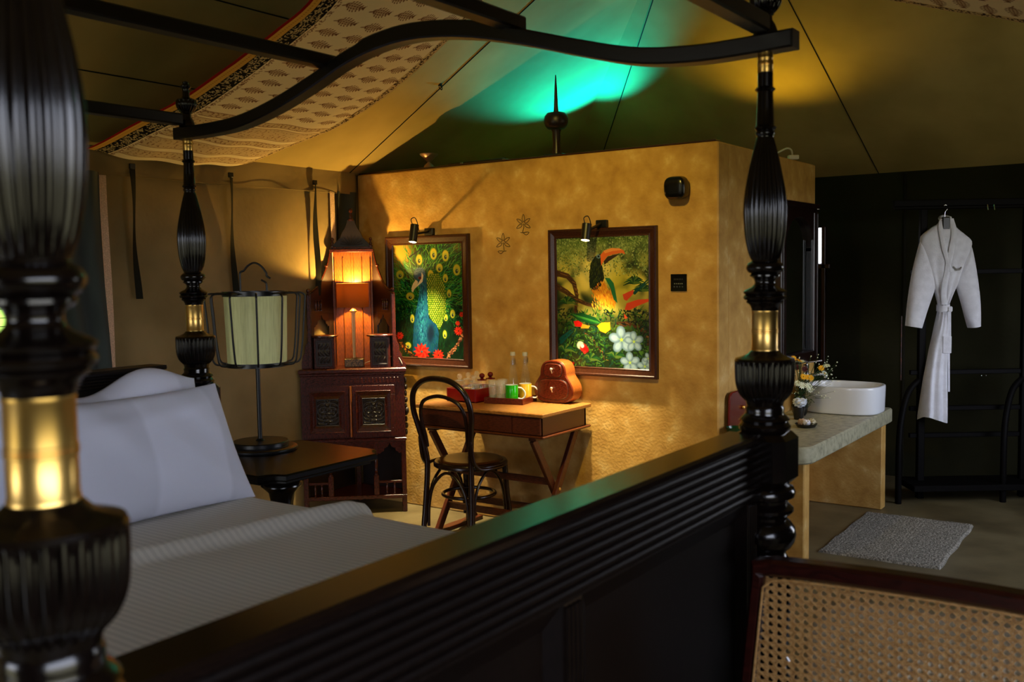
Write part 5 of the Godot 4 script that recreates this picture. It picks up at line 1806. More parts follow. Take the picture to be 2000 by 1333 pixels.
	for q in [[285, 1065, 36, Color(0.85, 0.86, 0.7)], [310, 1085, 36, Color(0.75, 0.12, 0.1)], [330, 1100, 26, Color(0.6, 0.06, 0.06)], [300, 1070, 18, Color(0.92, 0.9, 0.8)], [318, 1120, 16, Color(0.8, 0.16, 0.12)], [190, 1225, 20, Color(0.5, 0.06, 0.05)], [225, 1215, 14, Color(0.55, 0.06, 0.05)]]:
		var c: Vector2 = U.call(q[0], q[1])
		p.blob(c.x, c.y, q[2] / 700.0, q[2] / 700.0, 0, q[3], 0.95, 0.4)
	return p.tex()

func framed(called: String, label: String, x0: float, x1: float, y0: float, y1: float, bw: float, tex: Texture2D) -> void:
	var w := x1 - x0
	var h := y1 - y0
	var t := thing(called, Vector3((x0 + x1) / 2, y0, WZ + 0.001), 0, label, "painting", "")
	var m := mb()
	# mitred moulding: outer edge high, sloping in to the print
	var A := [Vector3(-w / 2, 0, 0), Vector3(w / 2, 0, 0), Vector3(w / 2, h, 0), Vector3(-w / 2, h, 0)]
	var ins := func(d: float, z: float) -> Array:
		return [Vector3(-w / 2 + d, d, z), Vector3(w / 2 - d, d, z), Vector3(w / 2 - d, h - d, z), Vector3(-w / 2 + d, h - d, z)]
	var lv := [A, ins.call(0.0, 0.026), ins.call(0.005, 0.032), ins.call(0.013, 0.032), ins.call(0.018, 0.026), ins.call(bw - 0.012, 0.02), ins.call(bw - 0.004, 0.021), ins.call(bw, 0.017), ins.call(bw, 0.008)]
	for k in lv.size() - 1:
		for s in 4:
			var s2 := (s + 1) % 4
			var mid: Vector3 = (lv[k][s] + lv[k][s2]) / 2
			var inside := Vector3(0, h / 2, 0.01).lerp(mid, 0.93) - Vector3(0, 0, 0.06)
			if k >= lv.size() - 2:
				inside = Vector3(0, h / 2, 0.01).lerp(mid, 1.1) - Vector3(0, 0, 0.001)
			m.flat([lv[k][s], lv[k][s2], lv[k + 1][s2], lv[k + 1][s]], inside)
	obj("frame", m, M.frame, t)
	m = mb()
	var q: Array = ins.call(bw - 0.001, 0.012)
	m.face([q[0], q[1], q[2], q[3]], Vector3.BACK, [Vector2(0, 1), Vector2(1, 1), Vector2(1, 0), Vector2(0, 0)])
	var b: Array = ins.call(bw - 0.001, 0.002)
	m.face([b[0], b[1], b[2], b[3]], Vector3.FORWARD)
	for s in 4:
		m.flat([q[s], q[(s + 1) % 4], b[(s + 1) % 4], b[s]], Vector3(0, h / 2, 0.006))
	var pm := mat(Color(1, 1, 1), 0.3, 0.0, 0.5)
	pm.albedo_texture = tex
	pm.texture_repeat = false
	obj("print", m, pm, t)

func pictures() -> void:
	framed("peacock_painting", "framed painting of a blue-necked peacock with green eyed feathers and red flowers", -4.426, -3.733, 0.939, 1.792, 0.058, peacock_texture())
	framed("toucan_painting", "framed jungle painting of an orange-billed toucan above pale blossoms", -3.136, -2.43, 0.938, 1.79, 0.052, toucan_texture())
	var em := mat(Color(1, 0.95, 0.85), 0.4)
	em.emission_enabled = true
	em.emission = Color(1.0, 0.86, 0.6)
	em.emission_energy_multiplier = 40.0
	for q in [[-4.047, 1.745, 1.858, "black cylinder picture light over the peacock painting", 7.5, -4.05, 1.815], [-2.785, 1.716, 1.81, "black cylinder picture light over the toucan painting, facing the room", 6.5, -2.775, 1.812]]:
		var t := thing("picture_light", Vector3(q[5], q[6], WZ), 0, q[3], "lamp", "")
		var m := mb().box(Vector3(0.0, 0, 0.016), Vector3(0.07, 0.045, 0.03), 0.004)
		obj("wall_mount", m, M.black, t)
		m = mb().tube([Vector3(0.0, 0.0, 0.03), Vector3(q[0] - q[5], q[1] + 0.05 - q[6], 0.185)], 0.008, 10)
		obj("arm", m, M.black, t)
		var h: float = q[2] - q[1]
		var c := Vector3(q[0] - q[5], q[1] - q[6], 0.188)
		m = mb()
		m.x = Transform3D(Basis(Vector3.RIGHT, -0.22), c)
		m.lathe(V2([0.022, 0.006, 0.0235, 0.0, 0.0265, 0.0, 0.0265, h, 0.0, h + 0.002]), 28)
		m.lathe(V2([0.022, 0.03, 0.022, 0.006]), 28)
		obj("lamp_head", m, M.black, t)
		m = mb()
		m.x = Transform3D(Basis(Vector3.RIGHT, -0.22), c)
		m.lathe(V2([0.0, -0.004, 0.012, -0.003, 0.0225, 0.001, 0.0225, 0.006, 0.0, 0.006]), 24)
		obj("lens", m, em, t)
		m = mb().tube(curve_pts([c + Vector3(0.0, h, 0.0), c + Vector3(-0.005, h + 0.03, 0.004), c + Vector3(0.012, h + 0.04, -0.01), c + Vector3(0.016, h + 0.012, -0.03), c + Vector3(0.004, h * 0.6, -0.06)], 5), 0.0028, 6)
		obj("flex", m, M.black, t)
		spot(t.position + c + Vector3(0, -0.008, 0.0), t.position + c + Vector3(0.0, -1.0, 0.03), Color(1.0, 0.92, 0.72), q[4], 34.0, 1.0, 0.02, self, "picture_spot_light")

func wall_things() -> void:
	var s := thing("wall_speaker", Vector3(-2.295, 1.983, WZ), 0, "small black rounded loudspeaker high on the yellow wall near its corner", "speaker")
	var m := mb()
	m.x = Transform3D(Basis(Vector3.RIGHT, 0.1), Vector3(0, 0, 0.05))
	m.grid(func(u: float, w: float) -> Vector3:
		var a := -u * TAU
		var q := (w - 0.5) * PI
		var e := 0.42
		var cq := pow(maxf(cos(q), 0.0), 0.6)
		return Vector3(0.062 * cq * sign(cos(a)) * pow(absf(cos(a)), e), 0.063 * sign(sin(q)) * pow(absf(sin(q)), 0.7), 0.045 * cq * sign(sin(a)) * pow(absf(sin(a)), e)), 48, 24)
	obj("speaker_body", m, mat(Color(0.02, 0.02, 0.022), 0.25), s)
	m = mb().box(Vector3(0, 0, 0.008), Vector3(0.05, 0.05, 0.016), 0.002)
	obj("bracket", m, M.black, s)
	var c := thing("switch_panel", Vector3(-2.3045, 1.4745, WZ), 0, "square black touch switch panel with small lit markings beside the toucan painting", "switch")
	m = mb().box(Vector3(0, 0, 0.006), Vector3(0.093, 0.093, 0.012), 0.002)
	obj("panel_plate", m, mat(Color(0.015, 0.015, 0.017), 0.12), c)
	var lm := mat(Color(0.4, 0.4, 0.35), 0.5)
	lm.emission_enabled = true
	lm.emission = Color(0.42, 0.42, 0.3)
	lm.emission_energy_multiplier = 0.25
	m = mb()
	for k in 5:
		m.box(Vector3(-0.022 + k * 0.011, -0.006, 0.0122), Vector3(0.006, 0.005, 0.0008), 0.0)
	obj("indicator_light", m, lm, c)
	var dm := mat(Color(0.16, 0.16, 0.17), 0.5)
	m = mb()
	for k in 6:
		m.box(Vector3(-0.024 + k * 0.0095, 0.018, 0.0122), Vector3(0.005, 0.008, 0.0006), 0.0)
	for k in 4:
		m.box(Vector3(-0.024 + k * 0.016, -0.022, 0.0122), Vector3(0.008, 0.008, 0.0006), 0.0)
	obj("marking", m, dm, c)
	# drawn flowers in dark wire
	var wm := mat(Color(0.13, 0.1, 0.05), 0.6)
	for q in [[-3.478, 1.728, "dark outlined flower motif on the yellow wall, lower left of the pair", 1.0], [-3.326, 1.836, "dark outlined flower motif on the yellow wall, upper right of the pair", -1.0]]:
		var o := thing("flower_motif", Vector3(q[0], q[1], WZ + 0.003), 0, q[2], "wall ornament", "flower motifs")
		for k in 5:
			var a := PI / 2 + (k - 2) * 1.02
			var d := Vector3(cos(a), sin(a), 0)
			var n := Vector3(-d.y, d.x, 0)
			m = mb().tube(curve_pts([d * 0.01, d * 0.026 + n * 0.009, d * 0.045 + n * 0.006, d * 0.056, d * 0.045 - n * 0.006, d * 0.026 - n * 0.009], 4, true), 0.0016, 5, true)
			obj("petal", m, wm, o)
		m = mb().tube(curve_pts([Vector3(0, 0, 0), Vector3(0.003, -0.02, 0), Vector3(0.007 * q[3], -0.05, 0)], 4), 0.0018, 5)
		m.tube(curve_pts([Vector3(0.022 * q[3], -0.052, 0), Vector3(0, -0.053, 0), Vector3(-0.022 * q[3], -0.05, 0), Vector3(-0.04 * q[3], -0.054, 0), Vector3(-0.02 * q[3], -0.068, 0), Vector3(0.0, -0.056, 0)], 4), 0.0016, 5)
		obj("stem", m, wm, o)

# ---------------------------------------------------------------- things on top of the plaster block
func roof_things() -> void:
	var y := EAVE
	var t := thing("spire_finial", Vector3(-3.13, y, -4.95), 0, "dark turned wooden spire with a ball standing on top of the yellow wall", "ornament")
	var m := mb().box(Vector3(0, 0.01, 0), Vector3(0.13, 0.02, 0.1), 0.003)
	obj("base", m, M.ebony, t)
	m = mb().lathe(V2([0.0, 0.015, 0.028, 0.015, 0.026, 0.03, 0.022, 0.08, 0.024, 0.15, 0.03, 0.165, 0.05, 0.17, 0.064, 0.185, 0.071, 0.205, 0.072, 0.225, 0.068, 0.245, 0.055, 0.262, 0.03, 0.268, 0.015, 0.27, 0.013, 0.29, 0.0085, 0.39, 0.003, 0.485, 0.0, 0.487]), 32)
	obj("turned_spire", m, tri(mat(Color(0.2, 0.1, 0.06), 0.4), M.soft, Vector3(20, 4, 20)), t)
	t = thing("conical_cup", Vector3(-4.115, y, -4.95), 0, "small conical metal cup on a dark foot on the wall top, at the left end", "cup")
	m = mb().lathe(V2([0.0, 0.0, 0.035, 0.0, 0.036, 0.012, 0.03, 0.03, 0.012, 0.045, 0.01, 0.05, 0.03, 0.07, 0.058, 0.097, 0.06, 0.104, 0.055, 0.101, 0.026, 0.072, 0.0, 0.056]), 28)
	obj("cup_body", m, mat(Color(0.62, 0.5, 0.42), 0.3, 0.6), t)
	t = thing("tube_pipe", Vector3(-3.7, y, -4.945), 0, "dark horizontal pipe lying along the top of the yellow wall", "pipe")
	m = mb().tube([Vector3(-0.24, 0.015, 0), Vector3(0.2, 0.018, 0.0)], 0.014, 12)
	obj("pipe", m, M.ebony, t)
	m = mb().box(Vector3(0.2, 0.012, 0), Vector3(0.025, 0.024, 0.04), 0.003)
	m.box(Vector3(-0.13, 0.012, 0), Vector3(0.02, 0.03, 0.04), 0.003)
	obj("pipe_clip", m, mat(Color(0.4, 0.42, 0.42), 0.4, 0.5), t)
	t = thing("white_cable", Vector3(-2.12, y, -6.05), deg_to_rad(35), "white cable looping over a small white junction box on the block's top edge", "cable")
	var wm := mat(Color(0.86, 0.84, 0.78), 0.4)
	m = mb().tube(curve_pts([Vector3(-0.15, -0.03, -0.02), Vector3(-0.1, 0.02, 0.01), Vector3(-0.04, 0.055, 0.02), Vector3(0.0, 0.07, 0.02), Vector3(0.025, 0.055, 0.02), Vector3(0.03, 0.012, 0.02)], 5), 0.0055, 8)
	obj("cable", m, wm, t)
	m = mb().box(Vector3(0.035, 0.014, 0.02), Vector3(0.065, 0.026, 0.035), 0.004)
	obj("junction_box", m, wm, t)
	# coloured uplights that stand on the block, out of sight behind its edge
	for q in [[Vector3(-3.5, 2.19, -6.22), Color(0.0, 0.86, 1.0), 4.6, Vector3(-3.46, 3.0, -5.6), 45.0, "green", 0.7], [Vector3(-2.32, 2.165, -6.2), Color(1.0, 0.82, 0.2), 0.42, Vector3(-2.1, 3.2, -5.9), 62.0, "amber", 1.0]]:
		var o := thing("uplight", q[0], 0, "small %s uplight lying on the roof of the plaster block" % q[5], "lamp", "")
		var d: Vector3 = (q[3] - q[0]).normalized()
		var X := Transform3D(Basis(d.cross(Vector3.RIGHT).normalized(), d, d.cross(d.cross(Vector3.RIGHT)).normalized()), Vector3(0, 0.06, 0))
		m = mb()
		m.x = X
		m.lathe(V2([0.0, -0.04, 0.03, -0.04, 0.034, 0.0, 0.03, 0.0, 0.028, -0.01]), 20)
		m.x = Transform3D.IDENTITY
		m.box(Vector3(0, 0.008, 0), Vector3(0.07, 0.016, 0.07), 0.003)
		m.box(Vector3(0, 0.03, 0), Vector3(0.02, 0.05, 0.02), 0.002)
		obj("lamp_body", m, M.black, o)
		var lm := mat(q[1], 0.4)
		lm.emission_enabled = true
		lm.emission = q[1]
		lm.emission_energy_multiplier = 3.0
		m = mb()
		m.x = X
		m.lathe(V2([0.0, -0.008, 0.028, -0.008, 0.028, -0.004, 0.0, -0.004]), 20)
		obj("lens", m, lm, o)
		spot(q[0] + Vector3(0, 0.06, 0) + d * 0.004, q[3], q[1], q[2], q[4], q[6], 0.025, self, q[5] + "_uplight_light")

func ceiling_spot() -> void:
	var p := Vector3(-2.0, 2.95, -2.65)
	var to := Vector3(-3.0, 1.2, -4.88)
	var d := (to - p).normalized()
	var t := thing("ceiling_spotlight", Vector3(-2.0, 2.95, -2.65), 0, "black adjustable spotlight hanging from the roof ridge above the upper edge of the view", "lamp")
	var X := Transform3D(Basis(d.cross(Vector3.UP).normalized(), -d, d.cross(Vector3.UP).cross(-d).normalized()), Vector3.ZERO)
	var m := mb()
	m.x = X
	m.lathe(V2([0.034, 0.0, 0.04, 0.0, 0.04, 0.13, 0.0, 0.135]), 28)
	m.lathe(V2([0.0, 0.02, 0.034, 0.02, 0.034, 0.0]), 28)
	obj("lamp_head", m, M.black, t)
	m = mb().tube([Vector3(0.0, 0.04, 0.03), Vector3(0.0, 0.63, 0.03)], 0.008, 8)
	obj("stem", m, M.black, t)
	var em := mat(Color(1, 0.95, 0.85), 0.4)
	em.emission_enabled = true
	em.emission = Color(1.0, 0.86, 0.6)
	em.emission_energy_multiplier = 6.0
	m = mb()
	m.x = X
	m.lathe(V2([0.0, 0.004, 0.033, 0.004, 0.033, 0.01, 0.0, 0.01]), 24)
	obj("lens", m, em, t)
	spot(p + d * 0.004, to, Color(1.0, 0.87, 0.42), 3.9, 34.0, 1.0, 0.035, self, "ceiling_spot_light")

# ---------------------------------------------------------------- washstand
func crumple(m: MB, c: Vector3, r: Vector3, sd: float) -> void:
	m.grid(func(u: float, w: float) -> Vector3:
		var a := -u * TAU
		var q := (w - 0.5) * PI
		var d := Vector3(cos(q) * cos(a), sin(q), cos(q) * sin(a))
		var k := 0.8 + 0.18 * sin(d.x * 9.0 + sd) * sin(d.y * 8.0 + sd * 2.0) + 0.14 * sin(d.z * 11.0 + d.x * 5.0 + sd)
		return c + d * r * k, 22, 14)

func vanity() -> void:
	var t := thing("concrete_counter", Vector3(-1.813, 0, -5.585), 0, "grey green concrete wash counter on two plaster legs along the block's side", "counter")
	var m := mb()
	var pg := PackedVector2Array()
	var hx := 0.264
	var hz := 0.835
	var r := 0.11
	for k in 9:
		var a := PI / 2 * k / 8.0
		pg.append(Vector2(hx - r + r * sin(a), -hz + r - r * cos(a)))
	for k in 5:
		var a := PI / 2 * k / 4.0
		pg.append(Vector2(hx - 0.04 + 0.04 * cos(a), hz - 0.04 + 0.04 * sin(a)))
	pg.append(Vector2(-hx, hz))
	pg.append(Vector2(-hx, -hz))
	m.x = Transform3D(Basis(Vector3.RIGHT, -PI / 2), Vector3.ZERO)
	m.prism(pg, 0.556, 0.645, 0.008, 0.7)
	obj("counter_top", m, M.counter, t)
	for q in [[-4.855, 0.085], [-6.355, 0.09]]:
		m = mb().box(Vector3(-0.02, 0.278, q[0] - 0.0 - t.position.z), Vector3(0.486, 0.556, q[1]), 0.006)
		obj("plaster_leg", m, M.plaster, t)
	var b := thing("wash_basin", Vector3(-1.772, 0.645, -6.13), 0.0, "white ceramic vessel basin with gently curved front on the concrete counter", "basin")
	var sup := func(a: float, rx: float, rz: float) -> Vector3:
		var e := 3.2
		var k := pow(pow(absf(cos(a)), e) + pow(absf(sin(a)), e), -1.0 / e)
		return Vector3(rx * cos(a) * k, 0, rz * sin(a) * k)
	var prof_b := [[0.2, 0.165, 0.0], [0.222, 0.186, 0.004], [0.226, 0.19, 0.012], [0.23, 0.194, 0.155], [0.229, 0.193, 0.166], [0.225, 0.189, 0.17], [0.214, 0.178, 0.17], [0.21, 0.174, 0.166], [0.207, 0.171, 0.15], [0.2, 0.164, 0.07], [0.18, 0.14, 0.035], [0.1, 0.08, 0.026], [0.02, 0.02, 0.022]]
	m = mb().grid(func(u: float, w: float) -> Vector3:
		var f := w * (prof_b.size() - 1)
		var k := mini(int(f), prof_b.size() - 2)
		var g := f - k
		var p: Vector3 = sup.call(-u * TAU, lerpf(prof_b[k][0], prof_b[k + 1][0], g), lerpf(prof_b[k][1], prof_b[k + 1][1], g))
		return p + Vector3(0, lerpf(prof_b[k][2], prof_b[k + 1][2], g), 0), 72, 48)
	obj("basin_bowl", m, M.white, b)
	m = mb().lathe(V2([0.0, 0.021, 0.022, 0.021, 0.022, 0.025, 0.0, 0.027]), 20)
	obj("drain", m, M.chrome, b)
	var f := thing("basin_tap", Vector3(-2.042, 0.645, -6.2), deg_to_rad(20), "tall chrome basin tap with a lever above the flowers", "tap")
	m = mb().lathe(V2([0.0, 0.0, 0.027, 0.0, 0.027, 0.008, 0.02, 0.012, 0.019, 0.25, 0.021, 0.252, 0.021, 0.27, 0.015, 0.276, 0.0, 0.277]), 24)
	m.tube(curve_pts([Vector3(0.01, 0.2, 0), Vector3(0.08, 0.215, 0), Vector3(0.12, 0.21, 0), Vector3(0.125, 0.19, 0)], 5), 0.0105, 10)
	obj("tap_body", m, M.chrome, f)
	m = mb().tube(curve_pts([Vector3(0, 0.27, 0), Vector3(0.015, 0.289, 0), Vector3(0.05, 0.295, 0.0), Vector3(0.1, 0.302, 0.0)], 5), 0.0055, 10)
	obj("tap_lever", m, M.chrome, f)

	# framed mirror on the block's side
	var mr := thing("wall_mirror", Vector3(WX, 0.935, -6.05), 0, "tall dark wood framed mirror with an arched inner edge on the block's side wall", "mirror")
	m = mb()
	var H := 1.015
	var hw := 0.35
	var X := Transform3D(Basis(Vector3(0, 0, -1), Vector3.UP, Vector3(1, 0, 0)), Vector3.ZERO)
	m.x = X
	m.box(Vector3(0, 0.035, 0.026), Vector3(hw * 2, 0.07, 0.052), 0.005)
	for s in [-1, 1]:
		m.box(Vector3(s * (hw - 0.045), H / 2, 0.026), Vector3(0.09, H - 0.1, 0.052), 0.005)
		m.tube([Vector3(s * (hw - 0.095), 0.08, 0.04), Vector3(s * (hw - 0.095), H - 0.2, 0.04)], 0.008, 8)
		m.tube([Vector3(s * (hw - 0.03), 0.03, 0.052), Vector3(s * (hw - 0.03), H - 0.06, 0.052)], 0.006, 8)
	var ar := PackedVector2Array([Vector2(-hw + 0.02, H - 0.01), Vector2(-hw + 0.02, H - 0.3), Vector2(-hw + 0.09, H - 0.3)])
	for k in 17:
		var a := PI - PI * k / 16.0
		ar.append(Vector2((hw - 0.09) * cos(a), H - 0.28 + 0.19 * sin(a)))
	ar.append_array(PackedVector2Array([Vector2(hw - 0.09, H - 0.3), Vector2(hw - 0.02, H - 0.3), Vector2(hw - 0.02, H - 0.01)]))
	m.prism(ar, 0.0, 0.048, 0.003, 0.8)
	m.box(Vector3(0, H - 0.012, 0.03), Vector3(hw * 2, 0.03, 0.064), 0.004)
	obj("mirror_frame", m, tri(mat(Color(0.22, 0.085, 0.06), 0.3), M.soft, Vector3(20, 3, 20)), mr)
	m = mb()
	m.x = X
	m.box(Vector3(0, H / 2, 0.01), Vector3(hw * 2 - 0.12, H - 0.08, 0.008), 0.0)
	obj("mirror_glass", m, mat(Color(0.8, 0.82, 0.82), 0.06, 1.0), mr)

	# flowers in a dark vase, mostly behind the bed post
	var cr := Vector3(0.818, 0, -0.575)
	var fv := thing("flower_vase", Vector3(-1.955, 0.645, -5.83), deg_to_rad(35), "loose bunch of white and yellow daisies in a dark vase beside the basin", "flowers")
	m = mb().lathe(V2([0.0, 0.0, 0.035, 0.0, 0.045, 0.02, 0.05, 0.06, 0.038, 0.1, 0.03, 0.12, 0.036, 0.13, 0.032, 0.128, 0.026, 0.118]), 24)
	obj("vase", m, mat(Color(0.03, 0.03, 0.035), 0.2), fv)
	var rg := RandomNumberGenerator.new()
	rg.seed = 77
	var yel := mat(Color(0.95, 0.72, 0.05), 0.7)
	var wht := mat(Color(0.9, 0.92, 0.82), 0.7)
	var drk := mat(Color(0.28, 0.03, 0.05), 0.7)
	var grn := mat(Color(0.1, 0.24, 0.05), 0.7)
	var flower := func(c: Vector3, rad: float, pm: Material, cm: Material, petals: int) -> void:
		var tilt := Basis(Vector3(rg.randf_range(-1, 1), 0, rg.randf_range(-1, 1)).normalized(), rg.randf_range(0.2, 0.7)) * Basis(Vector3.RIGHT, 0.7)
		var g := mb()
		for ring in 3:
			for k in petals:
				var a := TAU * k / petals + ring * 0.3
				g.x = Transform3D(tilt * Basis(Vector3.UP, a) * Basis(Vector3(0, 0, 1), 0.15 + ring * 0.4), c)
				var rl := rad * (1.0 - ring * 0.25)
				g.grid(func(u: float, w: float) -> Vector3:
					var wd := rl * 0.22 * sin(PI * (0.12 + 0.86 * u))
					return Vector3(rl * u, 0.002 * sin(u * PI) - 0.15 * rl * w * (1 - w), (w - 0.5) * 2.0 * wd), 4, 2)
		var fl := obj("flower_head", g, pm, fv)
		g = mb()
		g.x = Transform3D(tilt, c)
		g.ball(Vector3(0, rad * 0.12, 0), Vector3(rad * 0.24, rad * 0.18, rad * 0.24), 10, 6)
		obj("flower_centre", g, cm, fl)
		g = mb().tube(curve_pts([Vector3(0, 0.1, 0), Vector3(c.x * 0.4, 0.1 + (c.y - 0.1) * 0.6, c.z * 0.4), c], 5), 0.0018, 5)
		obj("stem", g, grn, fv)
	for q in [[-0.015, 0.335, 0.02, yel, yel], [0.01, 0.325, -0.01, wht, yel], [-0.035, 0.345, -0.02, yel, drk], [0.02, 0.285, 0.03, drk, drk], [-0.01, 0.29, -0.03, drk, drk], [0.035, 0.235, 0.03, yel, yel], [0.06, 0.23, 0.015, yel, yel], [0.005, 0.24, 0.045, yel, drk], [-0.005, 0.19, 0.06, wht, wht], [0.03, 0.185, 0.065, wht, wht], [0.045, 0.165, 0.05, wht, yel], [-0.03, 0.2, 0.05, wht, wht], [0.13, 0.285, -0.005, yel, yel], [0.165, 0.295, -0.02, wht, wht], [0.155, 0.25, -0.02, wht, yel]]:
		flower.call(Vector3(q[0], q[1], q[2]), 0.026 if q[3] == wht else 0.022, q[3], q[4], 11)
	# gypsophila dots and thin green sprays
	m = mb()
	var st := mb()
	for k in 90:
		var d := Vector3(rg.randf_range(-0.06, 0.2), rg.randf_range(0.1, 0.37), rg.randf_range(-0.05, 0.09))
		m.ball(d, Vector3.ONE * rg.randf_range(0.0025, 0.0045), 6, 4)
		st.tube([Vector3(d.x * 0.5, 0.1 + (d.y - 0.1) * 0.5, d.z * 0.5), d], 0.0007, 4)
	var sp := obj("white_filler_sprays", m, wht, fv)
	sp.set_meta("kind", "stuff")
	obj("filler_stems", st, grn, fv).set_meta("kind", "stuff")
	m = mb()
	for k in 260:
		var a := rg.randf() * TAU
		var o := Vector3(rg.randf_range(-0.03, 0.06), rg.randf_range(0.06, 0.22), rg.randf_range(0.0, 0.07))
		var d := Vector3(cos(a) * 0.7, rg.randf_range(-0.6, 0.6), sin(a) * 0.7) * 0.035
		m.tube([o, o + d * 0.6, o + d + Vector3(0, -0.008, 0)], 0.0011, 4)
	obj("feathery_foliage", m, grn, fv).set_meta("kind", "stuff")

	# tissues in a black cup and packets in a black dish
	var c := thing("black_cup", Vector3(-1.905, 0.645, -5.66), 0, "small black cup on the counter holding a folded white paper", "cup")
	m = mb().lathe(V2([0.0, 0.0, 0.024, 0.0, 0.027, 0.004, 0.036, 0.075, 0.033, 0.075, 0.025, 0.008, 0.0, 0.008]), 24)
	obj("cup_body", m, M.black, c)
	var pw := tri(mat(Color(0.88, 0.9, 0.92), 0.7), noise_tex(0.02, [[0.0, Color(0.3, 0.38, 0.5)], [0.42, Color(0.85, 0.87, 0.9)], [1.0, Color(1, 1, 1)]], 128, 2), Vector3(7, 7, 7))
	m = mb()
	crumple(m, Vector3(-1.9, 0.745, -5.665), Vector3(0.05, 0.032, 0.05), 1.3)
	tag(obj("paper_wrap", m, pw), "crumpled white patterned paper standing in the black cup", "paper")
	c = thing("black_dish", Vector3(-1.775, 0.645, -5.40), 0, "small shallow black dish near the counter's edge", "dish")
	m = mb().lathe(V2([0.0, 0.0, 0.035, 0.0, 0.05, 0.004, 0.062, 0.022, 0.059, 0.022, 0.045, 0.008, 0.0, 0.007]), 28)
	obj("dish_body", m, M.black, c)
	for q in [[-0.022, 0.03, 0.004, Color(0.72, 0.6, 0.5), "beige wrapped packet lying left in the black dish", 0.3], [0.008, 0.028, 0.016, Color(0.86, 0.86, 0.9), "white wrapped packet lying in the middle of the black dish", 1.4], [0.026, 0.03, -0.02, Color(0.68, 0.64, 0.5), "olive beige packet lying at the back of the black dish", 2.2]]:
		m = mb()
		crumple(m, Vector3(q[0], q[1], q[2]), Vector3(0.026, 0.021, 0.024), q[5])
		var o := tag(obj("wrapped_packet", m, mat(q[3], 0.45)), q[4], "packet") as Node3D
		o.position = c.position
	# red board and little pots behind the bed post
	var rb := thing("red_board", Vector3(-2.06, 0.645, -5.1), 0, "red brown lacquered board with rounded corners leaning against the block's side wall", "board")
	m = mb()
	m.x = Transform3D(Basis(Vector3(0, 0, -1), Vector3.UP, Vector3(1, 0, 0)), Vector3.ZERO)
	var bp := P2([-0.15, 0.0, 0.17, 0.0, 0.17, 0.19, 0.16, 0.215, 0.135, 0.228, -0.105, 0.228, -0.128, 0.215, -0.138, 0.19])
	m.prism(bp, 0.0, 0.014, 0.004, 0.6)
	obj("board", m, mat(Color(0.36, 0.07, 0.045), 0.25), rb)
	m = mb()
	for q in [[0.03, 0.13], [0.03, 0.06], [0.11, 0.09]]:
		m.ball(Vector3(0.022, q[1], -q[0]), Vector3(0.011, 0.011, 0.011), 12, 8)
	obj("stud", m, M.brass, rb)
	c = thing("green_bowl", Vector3(-2.0, 0.645, -4.93), 0, "small deep green bowl at the near end of the counter", "bowl")
	m = mb().lathe(V2([0.0, 0.0, 0.022, 0.0, 0.025, 0.006, 0.05, 0.03, 0.055, 0.05, 0.052, 0.05, 0.045, 0.03, 0.0, 0.01]), 28)
	obj("bowl_body", m, mat(Color(0.03, 0.22, 0.1), 0.2), c)
	# rug of looped pile
	var rm := tri(mat(Color(0.76, 0.73, 0.66), 0.95, 0.0, 0.1), noise_tex(0.11, [[0.2, Color(0.4, 0.4, 0.4)], [0.65, Color(0.92, 0.92, 0.92)], [1.0, Color(1, 1, 1)]], 256, 2, FastNoiseLite.TYPE_CELLULAR), Vector3(3.5, 3.5, 3.5))
	m = mb()
	rg.seed = 5
	var bumps := FastNoiseLite.new()
	bumps.seed = 9
	bumps.frequency = 0.55
	m.grid(func(u: float, w: float) -> Vector3:
		var e := minf(minf(u, 1 - u) * 0.62, minf(w, 1 - w) * 1.0)
		var hgt := 0.014 * smoothstep(0.0, 0.012, e) + 0.0045 * (bumps.get_noise_2d(u * 120.0, w * 190.0) + 0.4 * sin(u * 410.0 + w * 60.0)) * smoothstep(0.0, 0.02, e)
		return Vector3((u - 0.5) * 0.62 + 0.004 * sin(w * 17.0), 0.001 + hgt, (0.5 - w) * 0.99 + 0.004 * sin(u * 11.0)), 150, 230)
	var rug := thing("bath_rug", Vector3(-1.335, 0, -5.69), 0.008, "grey looped bath rug on the cement floor beside the wash counter", "rug")
	obj("pile", m, rm, rug).set_meta("kind", "stuff")
	m = mb().box(Vector3(0, 0.003, 0), Vector3(0.6, 0.006, 0.97), 0.002)
	obj("backing", m, rm, rug)

